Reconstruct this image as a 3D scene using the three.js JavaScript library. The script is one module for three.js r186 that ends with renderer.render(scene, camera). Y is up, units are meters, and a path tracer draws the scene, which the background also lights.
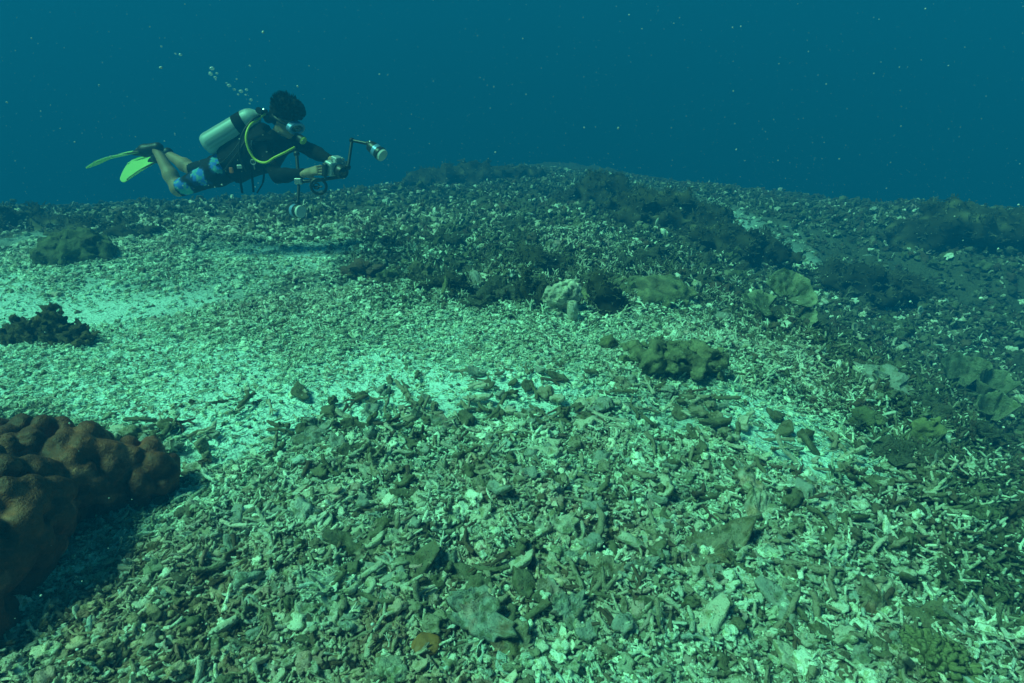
import * as THREE from 'three';
import { ImprovedNoise } from 'three/addons/math/ImprovedNoise.js';
import { mergeGeometries, mergeVertices, toCreasedNormals } from 'three/addons/utils/BufferGeometryUtils.js';
import { RoundedBoxGeometry } from 'three/addons/geometries/RoundedBoxGeometry.js';

// ---------------------------------------------------------------- camera, water light, exposure
const scene = new THREE.Scene();
const camera = new THREE.PerspectiveCamera(62.85, 1024 / 683, 0.05, 400);
camera.position.set(0, 1.25, 0);
camera.rotation.set(-22.5 * Math.PI / 180, 0, 0);

const renderer = new THREE.WebGLRenderer({ antialias: true });
renderer.toneMapping = THREE.LinearToneMapping;
renderer.toneMappingExposure = 1.7;
renderer.shadowMap.enabled = true;

// open water in every direction: deep blue-green level with the eye, brightening evenly towards the surface
{
  const W = 256, H = 128, data = new Float32Array(W * H * 4);
  for (let j = 0; j < H; j++) {
    const el = ((j + 0.5) / H - 0.5) * Math.PI, s = Math.max(0, Math.sin(el));
    const k = Math.pow(s, 1.3);
    for (let i = 0; i < W; i++) data.set([0.0004 + 0.004 * k, 0.009 + 0.024 * k, 0.005 + 0.014 * k, 1], (j * W + i) * 4);
  }
  const sky = new THREE.DataTexture(data, W, H, THREE.RGBAFormat, THREE.FloatType);
  sky.mapping = THREE.EquirectangularReflectionMapping;
  sky.magFilter = THREE.LinearFilter; sky.needsUpdate = true;
  scene.background = sky; scene.environment = sky;
}
// daylight that has come down through several metres of green water: broad, from nearly overhead
const sun = new THREE.DirectionalLight(new THREE.Color().setRGB(0.26, 1, 0.52), 4.2);
sun.position.set(-5.8, 9, -0.4); sun.target.position.set(0, 0, -2.5);
sun.castShadow = true; sun.shadow.radius = 30;
Object.assign(sun.shadow.camera, { left: -14, right: 14, top: 14, bottom: -14, near: 0.5, far: 40 });
sun.shadow.mapSize.set(4096, 4096);
scene.add(sun, sun.target);
// the water itself
scene.fog = new THREE.FogExp2(new THREE.Color().setRGB(0.012, 0.31, 0.95), 0.084);

// ---------------------------------------------------------------- helpers
const rng = (seed) => () => { seed |= 0; seed = seed + 0x6D2B79F5 | 0; let t = Math.imul(seed ^ seed >>> 15, 1 | seed); t = t + Math.imul(t ^ t >>> 7, 61 | t) ^ t; return ((t ^ t >>> 14) >>> 0) / 4294967296; };
const perlin = new ImprovedNoise();
const nz = (x, y, z = 0) => perlin.noise(x + 31.7, y + 17.3, z + 5.1);
const fbm = (x, y, z, oct = 3) => { let s = 0, a = 1; for (let i = 0; i < oct; i++) { s += a * nz(x, y, z); x *= 2.03; y *= 2.03; z = z * 2.03 + 7; a *= 0.5; } return s; };
const clamp = (x, a = 0, b = 1) => Math.min(b, Math.max(a, x));
const sstep = (a, b, x) => { const t = clamp((x - a) / (b - a)); return t * t * (3 - 2 * t); };
const lerp = (a, b, t) => a + (b - a) * t;
const V = (x, y, z) => new THREE.Vector3(x, y, z);
const used = {};
const numbered = (n) => { const k = used[n] = (used[n] ?? -1) + 1; return k ? `${n}_${String(k).padStart(3, '0')}` : n; };
function tag(o, label, category, group) { if (label) o.userData.label = label; if (category) o.userData.category = category; if (group) o.userData.group = group; return o; }
function shade(o) { o.castShadow = true; o.receiveShadow = true; return o; }
function thing(name, label, category, pos, group, turn = 0) {
  const o = new THREE.Group(); o.name = numbered(name); o.position.set(...pos); o.rotation.y = turn; scene.add(o);
  return tag(o, label, category, group);
}
function part(parent, name, geometry, material, label) {
  const m = shade(new THREE.Mesh(geometry, material)); m.name = name; parent.add(m);
  if (label) m.userData.label = label;
  return m;
}
function single(name, geometry, material, label, category, pos, group, turn = [0, 0, 0]) {
  const m = shade(new THREE.Mesh(geometry, material)); m.name = numbered(name); m.position.set(...pos); m.rotation.set(...turn); scene.add(m);
  return tag(m, label, category, group);
}
const lin = (r, g, b) => new THREE.Color().setRGB(r, g, b);

// ---- textures: matter only (grain, pits, crusts)
function tiled(size, fn) {                                  // fn(u, v, noise) -> [r, g, b], noise repeats with the tile
  const data = new Uint8Array(size * size * 4), lat = {};
  const lattice = (p, seed) => lat[p * 100 + seed] ??= (() => { const r = rng(seed * 977 + p), a = new Float32Array(p * p); for (let i = 0; i < a.length; i++) a[i] = r(); return a; })();
  const noise = (u, v, p, seed) => {
    const a = lattice(p, seed), x = u * p, y = v * p, i = Math.floor(x), j = Math.floor(y), f = x - i, g = y - j, s = f * f * (3 - 2 * f), t = g * g * (3 - 2 * g);
    const at = (q, w) => a[((w % p) + p) % p * p + ((q % p) + p) % p];
    return lerp(lerp(at(i, j), at(i + 1, j), s), lerp(at(i, j + 1), at(i + 1, j + 1), s), t);
  };
  for (let y = 0; y < size; y++) for (let x = 0; x < size; x++) {
    const c = fn(x / size, y / size, noise), o = (y * size + x) * 4;
    for (let k = 0; k < 3; k++) data[o + k] = clamp(c[k]) * 255;
    data[o + 3] = 255;
  }
  return data;
}
function tex(size, fn, srgb) {
  const t = new THREE.DataTexture(tiled(size, fn), size, size, THREE.RGBAFormat);
  t.wrapS = t.wrapT = THREE.RepeatWrapping; t.magFilter = THREE.LinearFilter; t.minFilter = THREE.LinearMipmapLinearFilter; t.generateMipmaps = true;
  if (srgb) t.colorSpace = THREE.SRGBColorSpace; t.needsUpdate = true;
  return t;
}
const crustMap = tex(512, (u, v, n) => {                    // dead coral: chalky skeleton with olive turf and rosy crusts in patches, fine pores
  const a = 0.5 * n(u, v, 6, 1) + 0.3 * n(u, v, 15, 2) + 0.2 * n(u, v, 40, 3), g = n(u, v, 128, 4), g2 = n(u, v, 250, 5);
  const turf = sstep(0.5, 0.68, a), rose = sstep(0.62, 0.75, 0.6 * n(u, v, 9, 6) + 0.4 * n(u, v, 31, 7));
  const l = 0.92 + 0.3 * (g - 0.5) + 0.24 * (g2 - 0.5);
  const hole = sstep(0.34, 0.2, 0.6 * n(u, v, 70, 8) + 0.4 * n(u, v, 33, 9));
  let c = [l, l * 0.985, l * 0.93].map((x) => x * (1 - 0.6 * hole));
  c = c.map((x, k) => lerp(x, x * [0.5, 0.54, 0.36][k], turf * 0.85));
  return c.map((x, k) => lerp(x, x * [0.86, 0.7, 0.68][k], rose * 0.7));
});
const poreMap = tex(512, (u, v, n) => { const a = 0.45 * n(u, v, 24, 11) + 0.3 * n(u, v, 64, 12) + 0.25 * n(u, v, 160, 13); return [a, a, a]; });
const gritMap = tex(1024, (u, v, n) => {                     // coral sand and crumbs
  const g = n(u, v, 200, 21), g2 = n(u, v, 420, 22), g3 = n(u, v, 90, 23), m = 0.5 * n(u, v, 12, 24) + 0.5 * n(u, v, 33, 25);
  const dark = sstep(0.66, 0.8, g3) * 0.45, l = (0.86 + 0.34 * (g - 0.5) + 0.26 * (g2 - 0.5) + 0.22 * (m - 0.5)) * (1 - dark);
  return [l, l * 0.985, l * 0.93];
});
const gritBump = tex(1024, (u, v, n) => { const a = 0.4 * n(u, v, 90, 23) + 0.35 * n(u, v, 200, 21) + 0.25 * n(u, v, 40, 26); return [a, a, a]; });
const skinMap = tex(512, (u, v, n) => {                      // living coral skin: mottled, speckled with pale polyps
  const a = 0.6 * n(u, v, 7, 31) + 0.4 * n(u, v, 19, 32), p = sstep(0.7, 0.85, n(u, v, 110, 33)), l = 0.62 + 0.42 * (a - 0.5) + 0.25 * (n(u, v, 220, 34) - 0.5);
  return [l + 0.22 * p, l + 0.2 * p, l + 0.16 * p];
});

const M = {};
const dead = (r, g, b, bump = 0.004) => new THREE.MeshStandardMaterial({ color: lin(r, g, b), map: crustMap, bumpMap: poreMap, bumpScale: bump, roughness: 0.95, vertexColors: true });
M.rubble = dead(1, 1, 1);                                   // tinted copy by copy
M.pale = dead(0.66, 0.64, 0.55); M.buff = dead(0.38, 0.34, 0.26); M.olive = dead(0.2, 0.19, 0.12); M.umber = dead(0.15, 0.1, 0.07); M.grey = dead(0.4, 0.43, 0.41);

// ---- geometry helpers
function finish(g0, scale = 0.12) {                         // smooth normals, uv in metres / scale from the three planes, white vertex colours where there are none
  if (!g0.attributes.color) g0.setAttribute('color', new THREE.BufferAttribute(new Float32Array(g0.attributes.position.count * 3).fill(1), 3));
  g0.computeVertexNormals();
  const g = g0.index ? g0.toNonIndexed() : g0, p = g.attributes.position.array, n = g.attributes.normal.array, uv = new Float32Array(p.length / 3 * 2);
  for (let f = 0; f < p.length; f += 9) {
    const a = [0, 1, 2].map((k) => Math.abs(n[f + k] + n[f + 3 + k] + n[f + 6 + k])), ax = a[0] > a[1] && a[0] > a[2] ? 0 : a[1] > a[2] ? 1 : 2, i = (ax + 1) % 3, j = (ax + 2) % 3;
    for (let v = 0; v < 3; v++) { const o = f + v * 3; uv[o / 3 * 2] = p[o + i] / scale + ax * 0.37; uv[o / 3 * 2 + 1] = p[o + j] / scale + ax * 0.21; }
  }
  g.setAttribute('uv', new THREE.BufferAttribute(uv, 2));
  return g;
}
function welded(g) { const h = new THREE.BufferGeometry(); h.setAttribute('position', g.attributes.position); h.setAttribute('color', g.attributes.color); return mergeVertices(h, 1e-5); }
function tint(g, fn) {                                      // vertex colours from position
  const p = g.attributes.position, c = new Float32Array(p.count * 3);
  for (let i = 0; i < p.count; i++) c.set(fn(p.getX(i), p.getY(i), p.getZ(i)), i * 3);
  g.setAttribute('color', new THREE.BufferAttribute(c, 3));
  return g;
}
function raw(positions, index) {
  const g = new THREE.BufferGeometry();
  g.setAttribute('position', new THREE.BufferAttribute(Float32Array.from(positions), 3)); g.setIndex(index);
  return g;
}
// a limb: rings round a path, rough ends closed; r(t, angle) or a list of radii
function limb(points, radii, radial = 7, rough = 0, seed = 1, flat = 1) {
  const R = rng(seed), pos = [], idx = [], n = points.length, N = V(0, 1, 0);
  for (let i = 0; i < n; i++) {
    const p = points[i], t = points[Math.min(n - 1, i + 1)].clone().sub(points[Math.max(0, i - 1)]).normalize();
    const a = Math.abs(t.dot(N)) > 0.9 ? V(1, 0, 0) : N, u = a.clone().cross(t).normalize(), w = t.clone().cross(u);
    for (let k = 0; k < radial; k++) {
      const q = k / radial * Math.PI * 2, rr = radii[i] * (1 + rough * (R() - 0.5) * 2), e = p.clone().addScaledVector(u, Math.cos(q) * rr).addScaledVector(w, Math.sin(q) * rr * flat);
      if (rough && (i === 0 || i === n - 1)) e.addScaledVector(t, (R() - 0.5) * radii[i] * 1.2);
      pos.push(e.x, e.y, e.z);
    }
  }
  for (let i = 0; i < n - 1; i++) for (let k = 0; k < radial; k++) { const a = i * radial + k, b = i * radial + (k + 1) % radial, c = a + radial, d = b + radial; idx.push(a, b, c, b, d, c); }
  const cap = (i, flip) => { const c = pos.length / 3, p = points[i]; pos.push(p.x, p.y, p.z); for (let k = 0; k < radial; k++) { const a = i * radial + k, b = i * radial + (k + 1) % radial; flip ? idx.push(c, b, a) : idx.push(c, a, b); } };
  cap(0, true); cap(n - 1, false);
  return raw(pos, idx);
}
function smoothTube(pts, radius, seg = 40, radial = 8) { return new THREE.TubeGeometry(new THREE.CatmullRomCurve3(pts.map((p) => V(...p))), seg, radius, radial); }
function joined(list) { return mergeGeometries(list.map((g) => { const h = g.index ? g : mergeVertices(g); return h; })); }
function bare(g) { const h = new THREE.BufferGeometry(); h.setAttribute('position', g.attributes.position.clone()); h.setIndex(g.index ? g.index.clone() : null); return g.index ? h : mergeVertices(h); }
// surface nets: a closed skin round f < 0
function nets(f, lo, hi, h, loose = 0.01) {
  const nx = Math.ceil((hi[0] - lo[0]) / h) + 1, ny = Math.ceil((hi[1] - lo[1]) / h) + 1, nzz = Math.ceil((hi[2] - lo[2]) / h) + 1, F = new Float32Array(nx * ny * nzz);
  for (let k = 0; k < nzz; k += 4) for (let j = 0; j < ny; j += 4) for (let i = 0; i < nx; i += 4) {   // whole blocks far from the skin are filled at once
    const c = f(lo[0] + (i + 1.5) * h, lo[1] + (j + 1.5) * h, lo[2] + (k + 1.5) * h), far = Math.abs(c) > 6.5 * h + loose;
    for (let w = k; w < Math.min(k + 4, nzz); w++) for (let v = j; v < Math.min(j + 4, ny); v++) for (let u = i; u < Math.min(i + 4, nx); u++) F[u + nx * (v + ny * w)] = far ? c : f(lo[0] + u * h, lo[1] + v * h, lo[2] + w * h);
  }
  const at = new Int32Array(nx * ny * nzz).fill(-1), pos = [], idx = [], sx = 1, sy = nx, sz = nx * ny, C = [0, sx, sy, sx + sy, sz, sx + sz, sy + sz, sx + sy + sz];
  const E = [[0, 1], [2, 3], [4, 5], [6, 7], [0, 2], [1, 3], [4, 6], [5, 7], [0, 4], [1, 5], [2, 6], [3, 7]];
  for (let k = 0; k < nzz - 1; k++) for (let j = 0; j < ny - 1; j++) for (let i = 0; i < nx - 1; i++) {
    const o = i + j * sy + k * sz; let x = 0, y = 0, z = 0, n = 0;
    for (const [a, b] of E) {
      const p = F[o + C[a]], q = F[o + C[b]];
      if ((p < 0) === (q < 0)) continue;
      const t = p / (p - q); n++;
      x += lerp(a & 1, b & 1, t); y += lerp(a >> 1 & 1, b >> 1 & 1, t); z += lerp(a >> 2 & 1, b >> 2 & 1, t);
    }
    if (n) { at[o] = pos.length / 3; pos.push(lo[0] + (i + x / n) * h, lo[1] + (j + y / n) * h, lo[2] + (k + z / n) * h); }
  }
  for (let k = 1; k < nzz - 1; k++) for (let j = 1; j < ny - 1; j++) for (let i = 1; i < nx - 1; i++) {
    const o = i + j * sy + k * sz;
    for (const [d, u, w] of [[sx, sy, sz], [sy, sz, sx], [sz, sx, sy]]) {
      const p = F[o] < 0, q = F[o + d] < 0;
      if (p === q) continue;
      const a = at[o - u - w], b = at[o - w], c = at[o], e = at[o - u];
      if (p) idx.push(a, b, c, a, c, e); else idx.push(a, c, b, a, e, c);
    }
  }
  return raw(pos, idx);
}
const smin = (a, b, k) => { const h = Math.max(k - Math.abs(a - b), 0) / k; return Math.min(a, b) - h * h * k * 0.25; };
function capsule(a, b, ra, rb) {                            // distance to a tapered capsule
  const dx = b[0] - a[0], dy = b[1] - a[1], dz = b[2] - a[2], l2 = dx * dx + dy * dy + dz * dz;
  return (x, y, z) => { const px = x - a[0], py = y - a[1], pz = z - a[2], t = clamp((px * dx + py * dy + pz * dz) / l2); return Math.hypot(px - dx * t, py - dy * t, pz - dz * t) - lerp(ra, rb, t); };
}
const blob = (c, r) => {
  const least = Math.min(...r), f = (x, y, z) => { const a = (x - c[0]) / r[0], b = (y - c[1]) / r[1], d = (z - c[2]) / r[2], k = Math.hypot(a, b, d); return (k - 1) * least * (0.6 + 0.4 * Math.min(k, 1.5)); };
  f.c = c; f.r = Math.max(...r) * 1.05; return f;
};
const union = (list, k) => (x, y, z) => {
  let d = 1e9;
  for (const f of list) { if (f.c && d < 1e8 && Math.max(Math.abs(x - f.c[0]), Math.abs(y - f.c[1]), Math.abs(z - f.c[2])) - f.r > (d + k) * 1.6 + 0.01) continue; d = smin(d, f(x, y, z), k); }
  return d;
};

// ---------------------------------------------------------------- the seabed
function lay(x, z) {                                        // the lie of the bottom
  const d = -z, mid = Math.exp(-(((x - 1.8) / 5) ** 2)), e = Math.max(0, d - 6.5 - 4 * mid);
  return -((0.115 - 0.1 * mid) * e + 0.003 * e * e) - 0.85 * sstep(0.6, 4.4, x) * (1 - 0.75 * sstep(4.5, 8.5, d));
}
const bump = (x, z, cx, cz, rx, rz = rx, a = 0) => { const c = Math.cos(a), s = Math.sin(a), u = (x - cx) * c + (z - cz) * s, w = -(x - cx) * s + (z - cz) * c; return Math.exp(-((u / rx) ** 2 + (w / rz) ** 2)); };
function sandyAt(x, z) {                                      // patches of pale sediment
  let s = bump(x, z, -1.5, -2.3, 0.65, 0.28, 0.5) + bump(x, z, -2.3, -2.75, 0.8, 0.45, 0.6) + 0.6 * bump(x, z, -4.0, -4.3, 1.6, 0.7, 0.7) + 1.5 * bump(x, z, 1.32, -2.05, 0.36, 0.3) + 0.5 * bump(x, z, 1.1, -2.5, 0.4, 0.3) + 0.4 * bump(x, z, -0.5, -2.35, 0.9, 0.4)
    + 0.7 * bump(x, z, -2.1, -5.2, 1.2, 0.6) + 0.75 * bump(x, z, 3.1, -7.4, 0.8, 2.2, -0.3) + 0.6 * bump(x, z, 1, -12, 3, 2) + 0.5 * bump(x, z, -1.8, -3.3, 2.3, 1.5) + 0.3 * bump(x, z, 0.1, -2.6, 1.6, 0.9);
  s += 0.5 * fbm(x * 1.3, z * 1.3, 2.2, 3);
  return clamp(s);
}
function turfShadeAt(x, z) {                                      // dark turf on the reef, slope shade and far haze painted in too
  const d = -z, edge = 1.15 + 0.35 * sstep(1, 2, d) + 0.25 * sstep(2, 5, d) - 1.6 * sstep(4.5, 7, d) - 3 * sstep(6, 10, d);
  let t = sstep(-0.35, 0.6, x - edge + 0.5 * fbm(x * 0.9, z * 0.9, 9, 3));
  const from = lerp(6.3, 3.7, sstep(-2.4, -0.5, x));
  t = Math.max(t, 0.95 * sstep(from - 0.7, from + 0.8, d + 0.9 * fbm(x * 0.7, z * 0.7, 4, 3)) * (0.75 + 0.6 * fbm(x * 1.7, z * 1.7, 14, 3)), sstep(5.5, 9, d + 0.8 * fbm(x * 0.8, z * 0.8, 4, 3)) * (0.95 + 0.3 * fbm(x * 1.1, z * 1.1, 15, 3)));  // last term darkens the far ground until it blends into hazy water
  return clamp(t * (1 - 0.8 * clamp(bump(x, z, 1.32, -2.05, 0.4) + bump(x, z, 3.1, -7.4, 0.7, 2, -0.3))));
}
const ZN = 420, ZS = 0.08, zones = new Float32Array(ZN * ZN * 2);   // both, tabulated
for (let j = 0; j < ZN; j++) for (let i = 0; i < ZN; i++) { const x = (i - ZN / 2) * ZS, z = (j - ZN / 2) * ZS; zones[(j * ZN + i) * 2] = sandyAt(x, z); zones[(j * ZN + i) * 2 + 1] = turfShadeAt(x, z); }
const zone = (x, z, k) => { const u = clamp(x / ZS + ZN / 2, 0, ZN - 1.001), v = clamp(z / ZS + ZN / 2, 0, ZN - 1.001), i = Math.floor(u), j = Math.floor(v), f = u - i, g = v - j, o = (j * ZN + i) * 2 + k; return lerp(lerp(zones[o], zones[o + 2], f), lerp(zones[o + ZN * 2], zones[o + ZN * 2 + 2], f), g); };
const nearWarmTint = (x, z) => clamp(1.1 * bump(x, z, -0.85, -0.95, 0.5, 0.32, 0.5) + 0.55 * bump(x, z, -0.1, -1.0, 0.6, 0.3) + 0.4 * bump(x, z, 0.15, -1.45, 0.5, 0.3) + 0.9 * fbm(x * 4, z * 4, 12, 3) - 0.1);   // brown crust on near rubble, with strobe warmth and shade painted into it
const sandy = (x, z) => zone(x, z, 0), turfShade = (x, z) => zone(x, z, 1);
function bed(x, z) {                                        // height of the bottom
  const near = Math.hypot(x, z + 1.5), t = turfShade(x, z), s = sandy(x, z);
  let y = lay(x, z) + 0.05 * fbm(x * 0.55, z * 0.55, 1, 3) * (1 + 1.4 * t) + (0.055 - 0.04 * s + 0.06 * t) * fbm(x * 3.1, z * 3.1, 3, 3);
  if (near < 14) y += 0.016 * (1 - s) * nz(x * 19, z * 19, 8);
  return y;
}
{
  const N = 440, a = 1.2, b = Math.asinh(18 / a), pos = new Float32Array((N + 1) ** 2 * 3), col = new Float32Array(pos.length), uv = new Float32Array((N + 1) ** 2 * 2), idx = [];
  for (let j = 0, o = 0; j <= N; j++) for (let i = 0; i <= N; i++, o++) {
    const x = a * Math.sinh(b * (2 * i / N - 1)), z = -1.5 + a * Math.sinh(b * (2 * j / N - 1)), s = sandy(x, z), t = turfShade(x, z), v = 0.5 + 0.5 * fbm(x * 2.3, z * 2.3, 6, 4);
    pos.set([x, bed(x, z), z], o * 3); uv.set([x / 0.9, z / 0.9], o * 2);
    const base = [lerp(0.13, 0.07, v), lerp(0.12, 0.065, v), lerp(0.085, 0.045, v)], sand = [0.62, 0.86, 0.89], turf = [0.08 + 0.05 * v, 0.09 + 0.05 * v, 0.06 + 0.03 * v];  // dark base paints in the shade of gaps between the rubble
    col.set(base.map((c, k) => { let q = lerp(c, sand[k], clamp(s * 1.25 - 0.1)); return lerp(q, turf[k], t * 0.9) / 0.75; }), o * 3);
    if (i < N && j < N) idx.push(o, o + N + 1, o + 1, o + 1, o + N + 1, o + N + 2);
  }
  const g = raw(pos, idx); g.setAttribute('uv', new THREE.BufferAttribute(uv, 2)); g.setAttribute('color', new THREE.BufferAttribute(col, 3)); g.computeVertexNormals();
  const m = shade(new THREE.Mesh(g, new THREE.MeshStandardMaterial({ map: gritMap, bumpMap: gritBump, bumpScale: 0.012, roughness: 1, vertexColors: true })));
  m.name = 'seabed'; m.userData.kind = 'structure'; tag(m, 'sloping seabed of pale coral sand, grit and dark turf'); scene.add(m);
}

// ---------------------------------------------------------------- coral rubble
function twigGeo(seed, len, r) {
  const R = rng(seed), n = 9, pts = [], rad = []; let d = V(1, 0, 0), p = V(-len / 2, 0, 0);
  for (let i = 0; i < n; i++) { pts.push(p.clone()); rad.push(r * (1.1 - 0.35 * i / n) * (0.78 + 0.44 * R())); d.add(V(0, (R() - 0.5) * 0.4, (R() - 0.5) * 0.5)).normalize(); p = p.clone().addScaledVector(d, len / (n - 1)); }
  const list = [limb(pts, rad, 8, 0.27, seed)];
  for (let k = 0; k < 2 + R() * 4; k++) {                   // broken stubs of side branches
    const i = 1 + Math.floor(R() * (n - 2)), q = R() * 6.28, o = V(0.25, Math.cos(q), Math.sin(q)).normalize(), l = r * (1.3 + 1.2 * R());
    list.push(limb([pts[i], pts[i].clone().addScaledVector(o, l * 0.6), pts[i].clone().addScaledVector(o, l)], [r * 0.7, r * 0.55, r * 0.4], 5, 0.2, seed + k));
  }
  return finish(mergeGeometries(list));
}
function forkGeo(seed, len, r) {
  const R = rng(seed), list = [], grow = (p, d, l, w, depth) => {
    const n = 4, pts = [p.clone()], rad = [w]; let q = p.clone(); d = d.clone();
    for (let i = 1; i < n; i++) { d.add(V((R() - 0.5) * 0.3, (R() - 0.5) * 0.3, (R() - 0.5) * 0.3)).normalize(); q = q.clone().addScaledVector(d, l / (n - 1)); pts.push(q); rad.push(w * (1 - 0.13 * i) * (0.9 + 0.2 * R())); }
    list.push(limb(pts, rad, 7, 0.26, Math.floor(R() * 1e6)));
    if (depth > 0) for (const s of R() < 0.25 ? [-1, 0, 1] : [-1, 1]) grow(pts[n - 1].clone().addScaledVector(d, -w * 0.4), d.clone().add(V(0, (R() - 0.5) * 0.8, s * (0.55 + 0.3 * R()))).normalize(), l * (0.55 + 0.35 * R()), w * 0.8, depth - 1);
  };
  grow(V(-len / 2, 0, 0), V(1, 0, 0), len * 0.5, r, 1 + (R() < 0.4 ? 1 : 0));
  return finish(mergeGeometries(list));
}
function plateGeo(seed, size, thick, rings = 3, seg = 13, point = 0, curve = 0.12, ribs = 0) {
  const R = rng(seed), ph = [R() * 6, R() * 6, R() * 6], rad = [], asp = 0.6 + 0.3 * R(), pos = [], idx = [];
  for (let k = 0; k < seg; k++) { const a = k / seg * 6.283; rad.push((0.8 + 0.16 * Math.sin(2 * a + ph[0]) + 0.12 * Math.sin(3 * a + ph[1]) + 0.08 * Math.sin(5 * a + ph[2]) + 0.3 * (R() - 0.5)) * (1 + point * Math.max(0, Math.cos(a)) ** 3)); }
  const h = (x, z) => size * (curve * (x * x + z * z) * 1.2 - curve * 0.5 + 0.16 * nz(x * 1.7 + seed, z * 1.7, 2) + 0.1 * nz(x * 4.3 + seed, z * 4.3, 4) + 0.05 * nz(x * 10 + seed, z * 10, 6) + (ribs ? 0.012 * Math.sin(Math.atan2(z, x + 1.1) * ribs) : 0));
  for (const side of [1, -1]) {
    pos.push(0, h(0, 0) + side * thick / 2, 0);
    for (let i = 1; i <= rings; i++) for (let k = 0; k < seg; k++) {
      const a = k / seg * 6.283, q = i / rings, x = Math.cos(a) * rad[k] * q, z = Math.sin(a) * rad[k] * q * asp;
      pos.push(x * size * (side < 0 && i === rings ? 0.985 : 1), h(x, z) + side * thick / 2 * (i === rings ? 0.55 : 1), z * size);
    }
  }
  const B = 1 + rings * seg, id = (s, i, k) => s * B + (i ? 1 + (i - 1) * seg + k % seg : 0);
  for (let s = 0; s < 2; s++) for (let k = 0; k < seg; k++) for (let i = 0; i < rings; i++) {
    const a = id(s, i, k), b = id(s, i, k + 1), c = id(s, i + 1, k), d = id(s, i + 1, k + 1), t = i ? [a, b, c, b, d, c] : [a, d, c];
    if (s) t.reverse(); idx.push(...t);
  }
  for (let k = 0; k < seg; k++) { const a = id(0, rings, k), b = id(0, rings, k + 1), c = id(1, rings, k), d = id(1, rings, k + 1); idx.push(a, b, c, b, d, c); }
  return finish(raw(pos, idx));
}
function chunkGeo(seed, size, detail = 2, amp = 0.5) {
  const R = rng(seed), g = bare(mergeVertices(bare(new THREE.IcosahedronGeometry(1, detail)), 1e-3)), p = g.attributes.position, s = [0.7 + 0.5 * R(), 0.5 + 0.3 * R(), 0.6 + 0.4 * R()], o = R() * 50;
  for (let i = 0; i < p.count; i++) {
    const x = p.getX(i), y = p.getY(i), z = p.getZ(i), k = size * (1 + amp * nz(x * 1.1 + o, y * 1.1, z * 1.1) * 1.4 + amp * 0.55 * nz(x * 3 + o, y * 3, z * 3) + amp * 0.3 * nz(x * 6 + o, y * 6, z * 6));
    p.setXYZ(i, x * k * s[0], y * k * s[1], z * k * s[2]);
  }
  return finish(g);
}
const G = {
  twig: [1, 2, 3, 4, 5, 6, 7].map((s) => twigGeo(s * 71, 0.06 + 0.008 * s, 0.0058 + 0.0006 * (s % 4))),
  fork: [1, 2, 3, 4, 5, 6].map((s) => forkGeo(s * 37 + 5, 0.075 + 0.006 * s, 0.0062 + 0.0005 * (s % 3))),
  plate: [1, 2, 3, 4, 5, 6, 7].map((s) => plateGeo(s * 13 + 2, 0.029 + 0.002 * s, 0.014, 4, 15, s % 2 ? 0.25 : 0.0, 0.16, s === 4 ? 16 : 0)),
  chunk: [1, 2, 3, 4, 5, 6].map((s) => chunkGeo(s * 17 + 3, 0.022 + 0.002 * s, 3, 0.75)),
};
const TURF_SHADE = [[0.2, 0.22, 0.13], [0.15, 0.16, 0.1], [0.16, 0.12, 0.08], [0.26, 0.27, 0.19], [0.11, 0.12, 0.08]];  // turf colours that also hold the shade of slope and far reef
const TONES = [[0.82, 0.82, 0.77], [0.68, 0.67, 0.6], [0.5, 0.48, 0.4], [0.31, 0.3, 0.23], [0.19, 0.15, 0.11], [0.48, 0.52, 0.53], [0.5, 0.39, 0.37]];
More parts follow.
